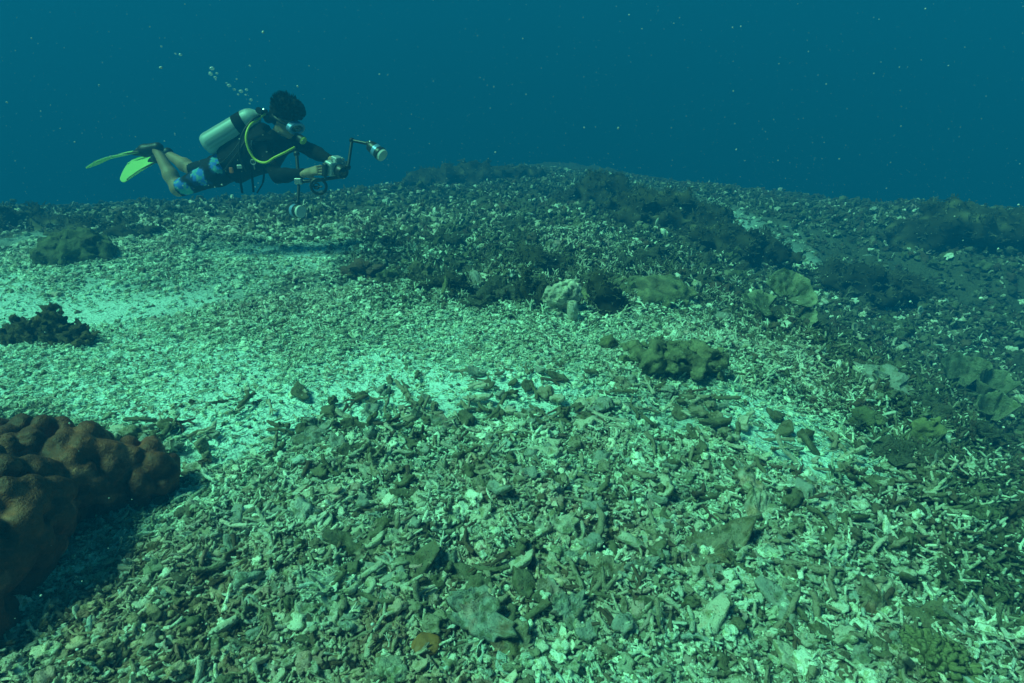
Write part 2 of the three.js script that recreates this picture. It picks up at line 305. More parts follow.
{
  const R = rng(20240), heap = thing('coral_rubble', 'mass of small broken coral sticks, plates and crumbs covering the seabed', 'coral rubble', [0, 0, 0]);
  heap.userData.kind = 'stuff';
  const lots = {};
  const put = (kind, x, z, k, lift, lean, r, stand = 0) => {
    const v = Math.floor(R() * G[kind].length), key = kind + v, t = turfShade(x, z), s = sandy(x, z);
    const grown = R() < 0.85 * t;                          // dark turf tones with slope shade painted in, or clean
    let c = grown ? TURF_SHADE[Math.floor(R() * TURF_SHADE.length)] : stand ? TONES[1 + Math.floor(R() * R() * 3.9)] : R() < 0.16 ? TONES[5 + Math.floor(R() * 2)] : TONES[Math.min(4, Math.floor(Math.pow(R(), lerp(1.8, 3.2, s)) * 5))];
    const w = r < 3 ? nearWarmTint(x, z) * (R() < 0.75 ? 1 : 0.2) : 0, l = (grown ? 1 : lerp(1.3, 1.8, s)) * (0.72 + 0.56 * R());
    (lots[key] ??= []).push({ x, y: bed(x, z) + lift, z, e: new THREE.Euler((R() - 0.5) * lean * 1.4, R() * 6.283, stand || (t > 0.45 && kind !== 'chunk' && R() < 0.35) ? 0.8 + R() : (R() - 0.5) * lean * 2, 'YXZ'), k, c: c.map((q, i) => q * l * lerp(1, [0.84, 1, 0.98][i], grown ? 0 : clamp(s * 1.6 + 0.3 - w)) * lerp(1, [0.7, 0.5, 0.4][i], w)), kind, v });
  };
  for (let i = 0; i < 430000; i++) {
    const u = R(), a = (R() - 0.5) * 2.5 + (R() < 0.04 ? Math.PI : 0);
    const r = u < 0.2 ? lerp(0.25, 2.1, Math.sqrt(R())) : u < 0.55 ? lerp(2, 4.2, Math.sqrt(R())) : u < 0.84 ? lerp(3.8, 7.5, Math.sqrt(R())) : lerp(7, 14, Math.sqrt(R()));
    const x = Math.sin(a) * r, z = -Math.cos(a) * r, s = sandy(x, z), t = turfShade(x, z);
    if (R() < s * 0.72 * (1 - t)) continue;
    const far = sstep(2.5, 9, r), q = R(), kind = R() < 0.55 * sstep(3, 6, r) ? 'chunk' : q < 0.46 ? 'twig' : q < 0.63 ? 'fork' : q < 0.72 ? 'plate' : 'chunk';
    const k = (0.36 + 0.72 * R() * R()) * lerp(1, 1.75, far) * lerp(1, 0.62, s) * (kind === 'chunk' && R() < 0.5 ? 0.55 : 1) * (1 + 0.3 * t);
    put(kind, x, z, k, (0.003 + 0.04 * R() * R() * (1 - 0.6 * s)) * (1 + 1.3 * t), (R() < 0.25 ? 1.3 : 0.55) * (1 + 0.9 * t) * (1 - 0.4 * s), r);
  }
  for (let i = 0; i < 10000; i++) {                          // standing dead branches on the grown reef
    const a = lerp(-0.2, 1.25, R()), r = lerp(1.1, 6, Math.pow(R(), 0.8)), x = Math.sin(a) * r, z = -Math.cos(a) * r, t = turfShade(x, z), clumped = nz(x * 2.6, z * 2.6, 40);
    if (R() > t || clumped < -0.1) continue;
    put('fork', x, z, 0.75 + 0.65 * R(), 0.035 + 0.03 * R(), 0.7, r, 1);
  }
  for (const key in lots) {
    const L = lots[key], im = shade(new THREE.InstancedMesh(G[L[0].kind][L[0].v], M.rubble, L.length)), m = new THREE.Matrix4(), q = new THREE.Quaternion(), cc = new THREE.Color();
    L.forEach((o, i) => { im.setMatrixAt(i, m.compose(V(o.x, o.y, o.z), q.setFromEuler(o.e), V(o.k, o.k, o.k))); im.setColorAt(i, cc.setRGB(...o.c)); });
    im.name = { twig: 'coral_stick', fork: 'coral_branch', plate: 'coral_flake', chunk: 'coral_crumb' }[L[0].kind]; im.userData.kind = 'stuff'; heap.add(im);
  }
}

// single pieces of rubble that lie on top and can be told apart, the largest ones in view
{
  const R = rng(777);
  const sets = [
    ['coral_twig', 'twig', 300, 'coral twig', 'broken coral twigs', { pale: 'chalky pale broken coral twig', buff: 'buff coloured broken coral twig', olive: 'olive turf covered coral twig' }],
    ['forked_coral_branch', 'fork', 220, 'coral branch', 'forked coral branches', { pale: 'chalky pale forked coral branch', buff: 'buff coloured forked coral branch', umber: 'dark brown forked coral branch' }],
    ['coral_plate_fragment', 'plate', 190, 'coral fragment', 'flat coral fragments', { pale: 'chalky pale flat coral fragment', grey: 'grey flat coral fragment', olive: 'olive turf covered flat coral fragment' }],
    ['coral_lump', 'chunk', 170, 'coral lump', 'knobbly coral lumps lying', { buff: 'buff knobbly coral lump', olive: 'olive knobbly coral lump', grey: 'grey knobbly coral lump' }],
  ];
  for (const [name, kind, count, category, group, labels] of sets) {
    const keys = Object.keys(labels), protos = {};
    for (let i = 0; i < count; i++) {
      const a = (R() - 0.5) * 1.72, r = lerp(1.05, 2.6, Math.pow(R(), 0.9)), x = Math.sin(a) * r, z = -Math.cos(a) * r;
      if (R() < 0.5 * sandy(x, z) || (x < -0.9 && z > -1.75 && r < 2.2)) { i--; continue; }
      const tone = keys[Math.min(keys.length - 1, Math.floor(lerp(R(), 1, 0.45 * sstep(0.3, 0.8, turfShade(x, z))) * keys.length))], v = Math.floor(R() * G[kind].length), k = (kind === 'chunk' ? 0.85 : kind === 'plate' ? 1.15 : 1.05) * (0.75 + 0.5 * R()) * (1 + 0.06 * r);
      const t = turfShade(x, z), dark = t > 0.55 && tone !== 'pale', mat = M[dark ? 'olive' : tone];  // slope pieces turn olive: turf, with the slope shade put in
      const where = t > 0.55 ? 'on the dark reef slope at the right' : r > 2.05 ? (x < -0.2 ? 'beside the sand patch' : 'below the olive brown coral ledge') : x < -0.5 ? 'right of the brown coral boulder' : x < 0.25 ? 'round the pair of overlapping slabs' : 'round the wide triangular slab';
      const lean = (R() < 0.2 ? 1.2 : 0.5) * (1 + 0.7 * t), tilt = [(R() - 0.5) * lean * 1.4 + 0.12, (R() - 0.5) * lean * 2], side = where.startsWith('round the pair') ? (z > -1.5 ? (x < -0.1 ? 'left of' : 'right of') : 'behind') + ' the overlapping slab pair' : where.startsWith('round the wide') ? (x < 0.58 ? 'left of' : z > -1.35 ? 'right of' : 'behind') + where.slice(5) : where;
      const lab = [k > (kind === 'chunk' ? 0.9 : 1.1) ? 'larger' : 'smaller', Math.max(Math.abs(tilt[0]), Math.abs(tilt[1])) > 0.32 ? 'tilted' : 'flat lying', (dark ? 'olive turf grown ' + category : labels[tone]), side].join(' '), key = lab + v;
      let o = protos[key];
      if (!o) { o = shade(new THREE.Mesh(G[kind][v], mat)); protos[key] = o; } else o = o.clone();
      o.name = numbered(name); tag(o, lab, category, (dark ? 'turf grown ' + category + ' pieces' : group + ', ' + tone) + ', ' + lab.split(' ')[0] + (lab.includes(' tilted ') ? ' tilted, ' : ' flat, ') + side);
      o.position.set(x, bed(x, z) + 0.02 + 0.016 * R() + 0.02 * t, z); 
      o.rotation.set(tilt[0], R() * 6.283, tilt[1], 'YXZ'); o.scale.setScalar(k);
      scene.add(o);
    }
  }
}
// slabs and shards that stand out
{
  const slabGeo = (seed, size, thick, point, curve, ribs) => {   // a broken plate, pitted and crusted
    const g = plateGeo(seed, size, thick, 12, 44, point, curve, ribs), p = g.attributes.position, k = 1 / size;
    for (let i = 0; i < p.count; i++) { const x = p.getX(i), y = p.getY(i), z = p.getZ(i), q = size * (0.055 * fbm(x * k * 3 + seed, y * k * 3, z * k * 3, 4) - 0.05 * sstep(0.15, 0.5, nz(x * 90 + seed, y * 90, z * 90))); p.setXYZ(i, x * (1 + q * 3), y + q, z * (1 + q * 3)); }
    tint(g, (x, y, z) => { const a = sstep(0.05, 0.45, fbm(x * 28 + seed, y * 28, z * 28, 4)), b = sstep(0.2, 0.5, fbm(x * 16, y * 16, z * 16 + seed, 3)), d = 0.9 + 0.5 * fbm(x * 60, y * 60, z * 60, 2); return [d * lerp(1, 0.6, a) * lerp(1, 1.15, b), d * lerp(1, 0.58, a) * lerp(1, 0.85, b), d * lerp(1, 0.42, a) * lerp(1, 0.82, b)]; });
    return finish(welded(g));
  };
  const slab = (name, x, z, size, o) => {
    const g = slabGeo(o.seed, size, o.thick ?? size * 0.24, o.point ?? 0.2, o.curve ?? 0.12, o.ribs ?? 0);
    const m = single(name, g, M[o.m ?? 'grey'], o.label, o.cat ?? 'coral slab', [x, bed(x, z) + (o.up ?? 0.03) - 0.008, z]);
    m.rotation.set(o.rx ?? 0.25, o.ry ?? 0, o.rz ?? 0, 'YXZ'); return m;
  };
  slab('coral_slab', -0.085, -1.05, 0.085, { seed: 3, point: 0.75, ry: -0.55, rx: 0.35, rz: -0.16, up: 0.055, m: 'grey', label: 'large pale grey pointed coral slab, upper one of an overlapping pair at the near edge', thick: 0.022 });
  slab('coral_slab', -0.105, -1.13, 0.068, { seed: 8, point: 0.1, ry: 0.4, rx: 0.3, up: 0.05, m: 'grey', label: 'rounded grey coral slab tucked behind the large pointed slab', thick: 0.022 });
  slab('coral_slab', 0.0, -0.98, 0.075, { seed: 5, point: 0.1, ry: 0.2, rx: 0.5, up: 0.03, m: 'buff', label: 'broad buff coral slab below the large pointed slab at the near edge' });
  slab('coral_slab', 0.58, -1.3, 0.13, { seed: 14, point: 0.35, ry: 0.3, rx: 0.22, rz: 0.1, up: 0.045, m: 'buff', label: 'wide buff grey triangular coral slab, largest on the right of the near rubble', thick: 0.03 });
  slab('ridged_coral_plate', 0.84, -1.56, 0.12, { seed: 21, point: 0.1, ry: 1.3, rx: 0.4, rz: 0.1, up: 0.045, m: 'pale', ribs: 34, curve: -0.15, label: 'fan shaped ridged coral plate with fine radiating ribs', cat: 'coral plate' });
  slab('coral_slab', -0.81, -1.93, 0.085, { seed: 31, point: 0.2, ry: 0.1, rx: 0.25, up: 0.04, m: 'grey', curve: -0.1, label: 'blue grey oval coral slab alone at the edge of the sand patch' });
  slab('coral_slab', -0.64, -1.55, 0.06, { seed: 33, point: 0.2, ry: -0.3, rx: 0.35, up: 0.035, m: 'pale', label: 'cream oval coral slab lying flat to the right of the brown coral boulder' });
  slab('coral_shard', 0.15, -1.09, 0.062, { seed: 41, point: 0.3, ry: 0.5, rx: 0.5, up: 0.04, m: 'grey', label: 'flat grey coral shard right of the large pointed slab', cat: 'coral shard' });
  slab('coral_shard', 0.1, -1.14, 0.06, { seed: 44, point: 0.3, ry: -0.2, rx: 0.45, up: 0.04, m: 'grey', label: 'squarish grey coral shard behind the flat grey shard', cat: 'coral shard' });
  slab('coral_shard', 0.27, -1.22, 0.06, { seed: 47, point: 0.2, ry: 0.1, rx: 0.45, up: 0.042, m: 'buff', label: 'pale buff broken edged coral shard beside a rounded teal grey one', cat: 'coral shard' });
  slab('coral_shard', 0.37, -1.22, 0.052, { seed: 49, point: 0.0, ry: 0.1, rx: 0.45, up: 0.042, m: 'grey', label: 'rounded teal grey coral shard beside a pale buff one', cat: 'coral shard' });
  slab('coral_shard', 0.13, -1.42, 0.06, { seed: 52, point: 0.4, ry: 0.1, rx: 0.35, up: 0.04, m: 'pale', label: 'bright buff coral shard with a jagged end in mid rubble', cat: 'coral shard' });
  slab('coral_shard', -0.42, -1.3, 0.055, { seed: 53, point: 0.5, ry: 0.6, rx: 0.35, up: 0.04, m: 'buff', label: 'pointed buff coral shard left of a squarer pale shard', cat: 'coral shard' });
  slab('coral_shard', -0.34, -1.33, 0.058, { seed: 57, point: 0.1, ry: 0.9, rx: 0.3, up: 0.04, m: 'pale', label: 'squarish pale coral shard right of a pointed buff shard', cat: 'coral shard' });
  slab('coral_shard', 1.0, -1.16, 0.062, { seed: 61, point: 0.5, ry: 0.7, rx: 0.55, up: 0.05, m: 'buff', ribs: 14, curve: -0.2, label: 'shell shaped buff coral shard on the dark slope', cat: 'coral shard' });
  slab('coral_shard', 1.11, -1.24, 0.055, { seed: 63, point: 0.0, ry: 0.2, rx: 0.55, up: 0.06, m: 'pale', curve: -0.2, label: 'rounded pale coral shard above the shell shaped one', cat: 'coral shard' });
  slab('coral_shard', 1.2, -1.12, 0.055, { seed: 66, point: 0.5, ry: 1.9, rx: 0.75, up: 0.055, m: 'grey', label: 'tilted grey pitted coral shard near the right end of the near slope', cat: 'coral shard' });
  slab('coral_shard', 0.57, -1.13, 0.035, { seed: 67, point: 0.0, ry: 0.2, rx: 0.45, up: 0.045, m: 'grey', curve: 0.5, label: 'small round cup shaped coral shard below the wide triangular slab', cat: 'coral shard' });
  slab('coral_shard', -0.28, -2.0, 0.075, { seed: 69, point: 0.2, ry: 0.3, rx: 0.3, up: 0.03, m: 'grey', label: 'flat grey green coral shard on the sandy middle ground', cat: 'coral shard' });
  single('coral_finger', finish(limb([V(-0.04, 0, 0), V(-0.015, 0.006, 0.004), V(0.015, 0.006, 0), V(0.042, 0, -0.004)], [0.013, 0.016, 0.014, 0.009], 9, 0.1, 4)), M.pale, 'short bleached white coral finger lying above the two shards', 'coral finger', [0.36, bed(0.36, -1.32) + 0.055, -1.32], null, [0.1, -0.6, -0.25]);
  single('coral_finger', finish(limb([V(-0.1, 0, 0), V(-0.05, 0.012, 0.02), V(0.0, 0.016, 0.028), V(0.06, 0.012, 0.015), V(0.1, 0, -0.02)], [0.012, 0.013, 0.012, 0.012, 0.009], 8, 0.1, 9)), M.buff, 'long curved coral finger lying crooked in the mid rubble', 'coral finger', [0.25, bed(0.25, -1.4) + 0.05, -1.4], null, [0.2, 1.1, 0]);
}

// ---------------------------------------------------------------- living and dead corals
M.brown = new THREE.MeshPhysicalMaterial({ color: lin(0.29, 0.068, 0.025), map: skinMap, bumpMap: poreMap, bumpScale: 0.005, roughness: 0.7, vertexColors: true, clearcoat: 0.12, clearcoatRoughness: 0.5 });
M.olivecoral = new THREE.MeshStandardMaterial({ color: lin(0.28, 0.3, 0.15), map: skinMap, bumpMap: poreMap, bumpScale: 0.012, roughness: 0.9, vertexColors: true });
M.mustard = new THREE.MeshStandardMaterial({ color: lin(0.42, 0.42, 0.24), map: skinMap, bumpMap: poreMap, bumpScale: 0.012, roughness: 0.95, vertexColors: true });
M.reef = dead(0.15, 0.155, 0.11, 0.02); M.reefgrowth = dead(0.2, 0.2, 0.14);
M.leaf = new THREE.MeshStandardMaterial({ color: lin(0.34, 0.36, 0.26), map: crustMap, bumpMap: poreMap, bumpScale: 0.008, roughness: 0.9, vertexColors: true, side: THREE.DoubleSide });
M.sponge = new THREE.MeshStandardMaterial({ color: lin(0.34, 0.25, 0.11), map: skinMap, bumpMap: poreMap, bumpScale: 0.02, roughness: 1, vertexColors: true });
M.lime = new THREE.MeshStandardMaterial({ color: lin(0.42, 0.42, 0.2), map: skinMap, bumpMap: poreMap, bumpScale: 0.006, roughness: 0.9, vertexColors: true });
M.white = dead(0.86, 0.84, 0.76, 0.006);

{ // the big lobed boulder at the near left
  const R = rng(5), list = [];
  const mass = [[[-1.6, 0.19, -1.2], [0.35, 0.23, 0.36]], [[-1.52, 0.17, -1.5], [0.28, 0.16, 0.18]], [[-1.3, 0.12, -1.58], [0.16, 0.085, 0.1]], [[-1.63, 0.06, -0.98], [0.38, 0.32, 0.24]], [[-1.85, 0.15, -1.45], [0.3, 0.2, 0.3]]];
  for (const [c, r] of mass) {
    list.push(blob(c, r.map((q) => q * 0.88)));
    const n = Math.round((r[0] * r[1] + r[0] * r[2] + r[1] * r[2]) / 3 * 3200);
    for (let i = 0; i < n; i++) {
      const u = 1 - (i + 0.5) / n * 1.8 + 0.06 * (R() - 0.5), a = i * 2.39996 + 0.5 * (R() - 0.5), w = Math.sqrt(Math.max(0, 1 - u * u)), k = 0.027 + 0.016 * R();
      list.push(blob([c[0] + r[0] * 0.9 * w * Math.cos(a), c[1] + r[1] * 0.92 * u, c[2] + r[2] * 0.9 * w * Math.sin(a)], [k, k * (0.9 + 0.5 * R()), k]));
    }
  }
  const f0 = union(list, 0.012), f = (x, y, z) => f0(x, y, z) + 0.012 * nz(x * 9, y * 9, z * 9) + 0.005 * nz(x * 27, y * 27, z * 27) + 0.0025 * nz(x * 70, y * 70, z * 70);
  const o = [-1.4, 0, -1.4], g = nets((x, y, z) => f(x + o[0], y, z + o[2]), [-0.75, -0.28, -0.65], [0.46, 0.52, 0.8], 0.008);
  tint(g, (x, y, z) => { const p = sstep(0.3, 0.6, fbm(x * 13, y * 13, z * 13, 4)), q = sstep(0.28, 0.5, nz(x * 60, y * 60, z * 60)), d = 0.8 + 0.7 * fbm(x * 5, y * 5, z * 5 + 9, 4); return [lerp(1, 2.2, p) * d + 0.5 * q, lerp(1, 3.2, p) * d + 0.45 * q, lerp(1, 5, p) * d + 0.4 * q]; });
  single('coral_boulder', finish(g, 0.25), M.brown, 'large brown lobed coral boulder with knobbly surface at the near left', 'coral', [o[0], -0.01, o[2]]);
}
function clump(name, label, category, pos, blobs, mat, h, amp, freq, k = 0.05, group) {
  const o = pos, f0 = union(blobs.map(([c, r]) => blob(c, r)), k), lo = [9, 9, 9], hi = [-9, -9, -9];
  for (const [c, r] of blobs) for (let i = 0; i < 3; i++) { lo[i] = Math.min(lo[i], c[i] - r[i] - amp * 1.3 - h * 2); hi[i] = Math.max(hi[i], c[i] + r[i] + amp * 1.3 + h * 2); }
  const g = nets((x, y, z) => f0(x, y, z) + amp * fbm((x + o[0]) * freq, (y + o[1]) * freq, (z + o[2]) * freq, 3), lo, hi, h);
  tint(g, (x, y, z) => { const d = 0.85 + 0.55 * fbm(x * 11 + o[0], y * 11, z * 11, 3); return [d, d * (1 + 0.1 * nz(x * 6, y * 6, z * 6)), d * 0.95]; });
  return single(name, finish(g, 0.2), mat, label, category, [o[0], bed(o[0], o[2]) + o[1], o[2]], group);
}
clump('soft_coral', 'ragged olive brown soft coral with a peaked top on the pale sand', 'soft coral', [-2.66, 0, -3.05], [[[-0.03, 0.08, 0], [0.07, 0.11, 0.06]], [[0.0, 0.16, 0], [0.03, 0.06, 0.03]], [[0.08, 0.05, 0], [0.08, 0.06, 0.06]], [[0.15, 0.03, 0.02], [0.05, 0.035, 0.04]]], M.sponge, 0.0065, 0.05, 26, 0.04);
clump('soft_coral', 'low dark soft coral left of the peaked one', 'soft coral', [-2.92, 0, -3.08], [[[0, 0.05, 0], [0.05, 0.09, 0.05]], [[0.07, 0.06, 0.01], [0.06, 0.07, 0.05]], [[-0.06, 0.02, 0.02], [0.04, 0.05, 0.04]]], M.sponge, 0.0065, 0.05, 26, 0.04);
clump('coral_mound', 'smooth olive brown domed coral mound at the far left', 'coral', [-3.9, 0, -4.95], [[[0, 0.06, 0], [0.3, 0.2, 0.26]], [[0.2, 0.02, 0.05], [0.16, 0.12, 0.14]], [[-0.2, 0.03, 0.08], [0.12, 0.1, 0.12]]], M.olivecoral, 0.018, 0.06, 11, 0.06);
clump('coral_mound', 'flat yellowish green encrusting coral mound behind the white coral block', 'coral', [0.88, -0.02, -3.92], [[[0, 0.02, 0], [0.4, 0.09, 0.22]], [[-0.25, 0.04, 0.05], [0.14, 0.08, 0.12]], [[0.2, 0.05, -0.06], [0.2, 0.07, 0.12]]], M.mustard, 0.016, 0.03, 9, 0.08);
clump('coral_block', 'pitted white dead coral block beside a white tube sponge', 'dead coral', [0.31, 0, -3.52], [[[0, 0.08, 0], [0.11, 0.09, 0.08]], [[0.08, 0.12, -0.03], [0.07, 0.07, 0.06]]], M.white, 0.0075, 0.026, 30, 0.03);
single('tube_sponge', finish(new THREE.LatheGeometry([[0, -0.04], [0.028, -0.04], [0.03, 0], [0.034, 0.04], [0.037, 0.08], [0.035, 0.112], [0.026, 0.13], [0.016, 0.132], [0.012, 0.12], [0.011, 0.07], [0, 0.06]].map((p) => new THREE.Vector2(...p)), 20)), M.white, 'smooth upright white tube sponge in front of the white coral block', 'sponge', [0.395, bed(0.395, -3.4) + 0.01, -3.4], null, [0.15, 0, 0.08]);
clump('coral_ledge', 'olive brown coral ledge with an undercut dark edge in mid reef', 'dead coral', [0.86, 0, -2.62], [[[-0.1, 0.09, 0], [0.09, 0.07, 0.1]], [[0.05, 0.08, 0], [0.15, 0.045, 0.11]], [[0.13, 0.06, -0.05], [0.1, 0.06, 0.1]], [[-0.02, 0.05, -0.12], [0.2, 0.07, 0.1]]], M.mustard, 0.0085, 0.06, 14, 0.02);
clump('round_coral', 'small round yellow green coral left of the olive brown ledge', 'coral', [0.56, 0, -2.98], [[[0, 0.03, 0], [0.05, 0.045, 0.045]]], M.lime, 0.006, 0.02, 24, 0.02);
clump('round_coral', 'small mustard yellow coral knob behind the olive brown ledge', 'coral', [0.86, 0, -3.03], [[[0, 0.03, 0], [0.036, 0.045, 0.036]]], M.lime, 0.006, 0.015, 24, 0.02);
clump('lumpy_coral', 'pale yellow lumpy coral on the dark right hand slope', 'coral', [1.88, 0, -2.2], [[[0, 0.06, 0], [0.055, 0.08, 0.05]], [[0.04, 0.09, 0], [0.035, 0.05, 0.035]], [[-0.05, 0.04, 0.02], [0.04, 0.05, 0.04]]], M.lime, 0.007, 0.035, 20, 0.03);
clump('lumpy_coral', 'small olive lumpy coral left of the pale yellow one', 'coral', [1.66, 0, -2.3], [[[0, 0.04, 0], [0.05, 0.055, 0.05]], [[0.05, 0.03, 0.01], [0.04, 0.04, 0.04]]], M.olivecoral, 0.007, 0.03, 20, 0.03);
single('round_sponge', finish(chunkGeo(91, 0.034, 3, 0.16)), new THREE.MeshStandardMaterial({ color: lin(0.5, 0.22, 0.06), map: skinMap, roughness: 0.6, vertexColors: true }), 'small round orange brown sponge at the near edge left of the slabs', 'sponge', [-0.215, bed(-0.215, -1.0) + 0.03, -1.0]);
single('yellow_shard', finish(plateGeo(77, 0.055, 0.01, 4, 14, 0.9, 0.2)), M.lime, 'pale yellow pointed sliver standing upright in the dark mid reef', 'coral shard', [-0.47, bed(-0.47, -3.75) + 0.11, -3.75], null, [0.3, 0.4, 1.15]);
{ // tufted yellow green coral at the near right
  const R = rng(61), t = thing('bushy_coral', 'yellow green bushy coral tuft at the bottom edge on the right', 'coral', [1.02, bed(1.02, -0.96), -0.96]), n = 210;
  const g = [];
  for (let i = 0; i < n; i++) { const a = R() * 6.283, q = Math.sqrt(R()), d = V(Math.cos(a) * q * 0.9, 0.5 + R() * 0.8, Math.sin(a) * q * 0.9).normalize(), l = 0.018 + 0.022 * R(), p = V(Math.cos(a) * q * 0.075, 0.05 * (1 - q * q), Math.sin(a) * q * 0.06); g.push(limb([p, p.clone().addScaledVector(d, l * 0.5), p.clone().addScaledVector(d.clone().add(V((R() - 0.5) * 0.5, 0, (R() - 0.5) * 0.5)), l)], [0.008, 0.0085, 0.006], 6, 0.25, i)); }
  part(t, 'branches', finish(mergeGeometries(g)), M.lime); part(t, 'base', finish(chunkGeo(15, 0.07, 3, 0.5)), M.olivecoral);
}
// thickets and outcrops of dark reef; small dark clumps stand for shaded gaps
function outcrop(label, x, z, blobs, growth, h = 0.045, name = 'reef_outcrop', seed = 1) {
  const gs = name === 'reef_outcrop' ? 0.85 : 0.5; growth *= name === 'reef_outcrop' ? 1.6 : 3;
  if (name === 'reef_outcrop') blobs = blobs.map(([c, r]) => [[c[0], c[1] * 0.6, c[2]], [r[0], r[1] * 0.66, r[2]]]);
  const t = thing(name, label, 'reef outcrop', [x, bed(x, z), z]), f0 = union(blobs.map(([c, r]) => blob(c, r)), 0.12), lo = [9, 9, 9], hi = [-9, -9, -9], R = rng(seed * 31 + 7);
  for (const [c, r] of blobs) for (let i = 0; i < 3; i++) { lo[i] = Math.min(lo[i], c[i] - r[i] - 0.2); hi[i] = Math.max(hi[i], c[i] + r[i] + 0.2); }
  const g = nets((a, b, c) => f0(a, b, c) + 0.16 * fbm((a + x) * 4.2, b * 4.2, (c + z) * 4.2, 4), lo, hi, h, 0.05);
  tint(g, (a, b, c) => { const d = 0.8 + 0.9 * fbm(a * 5 + x, b * 5, c * 5, 3) + 2.2 * sstep(0.22, 0.5, fbm(a * 3 + x, b * 3, c * 3 + 4, 3)); return [d, d, d * 0.95]; });
  finish(g, 0.3); part(t, 'rock', g, M.reef);
  const p = g.attributes.position, nn = g.attributes.normal, lots = {};
  for (let i = 0; i < growth; i++) { const k = Math.floor(R() * p.count); if (p.getY(k) < -0.05 || nn.getY(k) < -0.2) continue; (lots[Math.floor(R() * G.fork.length)] ??= []).push(k); }
  for (const v in lots) {
    const im = shade(new THREE.InstancedMesh(G.fork[v], M.reefgrowth, lots[v].length)), m = new THREE.Matrix4(), q = new THREE.Quaternion(), c = new THREE.Color();
    lots[v].forEach((k, i) => { const d = V(nn.getX(k) + (R() - 0.5) * 2.4, nn.getY(k) + (R() - 0.3) * 0.9, nn.getZ(k) + (R() - 0.5) * 2.4).normalize(), s = gs * (0.6 + 0.9 * R()); im.setMatrixAt(i, m.compose(V(p.getX(k), p.getY(k), p.getZ(k)).addScaledVector(d, 0.012 * s), q.setFromUnitVectors(V(1, 0, 0), d), V(s, s, s))); const l = 0.4 + 1.5 * R() * R(); im.setColorAt(i, c.setRGB(l, l, l)); });
    im.name = 'coral_growth'; im.userData.kind = 'stuff'; t.add(im);
  }
}
outcrop('tall bushy dark reef outcrop standing at the back left of the central group', 1.25, -8.3, [[[0, 0.25, 0], [0.4, 0.5, 0.35]], [[-0.35, 0.1, 0], [0.35, 0.3, 0.3]], [[0.2, 0.5, -0.1], [0.25, 0.3, 0.2]]], 500, 0.05, 'reef_outcrop', 2);
outcrop('broad dark reef outcrop, largest of the central group, with paler knobs', 1.75, -7.0, [[[0, 0.3, 0], [0.5, 0.42, 0.4]], [[0.5, 0.15, 0.05], [0.45, 0.3, 0.35]], [[-0.25, 0.1, 0.15], [0.3, 0.3, 0.3]]], 650, 0.05, 'reef_outcrop', 3);
outcrop('low dark reef outcrop sloping down in front of the central group', 2.25, -6.15, [[[0, 0.15, 0], [0.4, 0.28, 0.3]], [[0.4, 0.05, 0.05], [0.35, 0.2, 0.3]]], 450, 0.045, 'reef_outcrop', 4);
outcrop('dark rounded reef outcrop beyond the pale sand channel', 3.7, -5.9, [[[0, 0.2, 0], [0.4, 0.3, 0.3]], [[-0.35, 0.1, 0], [0.25, 0.22, 0.25]], [[0.45, 0.05, 0.1], [0.35, 0.22, 0.3]]], 450, 0.045, 'reef_outcrop', 5);
outcrop('hazy dark reef outcrop against open water at the far right', 5.7, -7.2, [[[0, 0.3, 0], [0.5, 0.5, 0.4]], [[0.6, 0.2, 0], [0.5, 0.4, 0.4]], [[-0.5, 0.05, 0], [0.35, 0.3, 0.3]], [[1.3, 0.1, 0.2], [0.5, 0.35, 0.4]]], 700, 0.055, 'reef_outcrop', 6);
outcrop('faint low reef outcrop on the far ridge in the middle', -0.8, -11.5, [[[0, 0.2, 0], [0.8, 0.4, 0.5]], [[0.9, 0.15, 0], [0.6, 0.3, 0.4]], [[-0.8, 0.1, 0], [0.5, 0.25, 0.4]]], 500, 0.07, 'reef_outcrop', 7);
outcrop('ragged low reef outcrop on the crest at the far left', -4.55, -6.1, [[[0, 0.04, 0], [0.3, 0.13, 0.25]], [[0.5, 0.02, 0.1], [0.2, 0.12, 0.2]]], 260, 0.04, 'reef_outcrop', 8);
outcrop('ragged low reef outcrop on the crest behind the domed coral mound', -6.0, -6.7, [[[0, 0.08, 0], [0.35, 0.2, 0.3]], [[0.6, 0.02, 0.1], [0.25, 0.14, 0.2]]], 300, 0.045, 'reef_outcrop', 9);
outcrop('added dark clump standing for a shaded gap in the middle behind the yellow sliver', 0.1, -4.45, [[[0, 0.07, 0], [0.16, 0.13, 0.13]], [[0.15, 0.03, 0.03], [0.12, 0.09, 0.1]]], 160, 0.025, 'shade_gap_clump', 10);
outcrop('added dark clump standing for a shaded gap left of the white coral block', 0.13, -3.62, [[[0, 0.05, 0], [0.09, 0.09, 0.08]], [[-0.1, 0.03, 0.02], [0.08, 0.06, 0.07]]], 120, 0.02, 'shade_gap_clump', 11);
outcrop('added dark clump standing for a shaded gap right of the white coral block', 0.57, -3.62, [[[0, 0.06, 0], [0.11, 0.11, 0.09]], [[0.12, 0.02, 0.05], [0.1, 0.07, 0.08]]], 120, 0.02, 'shade_gap_clump', 12);
outcrop('added dark clump standing for a shaded gap beside the yellow sliver', -0.62, -3.9, [[[0, 0.05, 0], [0.12, 0.1, 0.1]], [[0.13, 0.04, 0], [0.09, 0.09, 0.08]]], 120, 0.022, 'shade_gap_clump', 13);
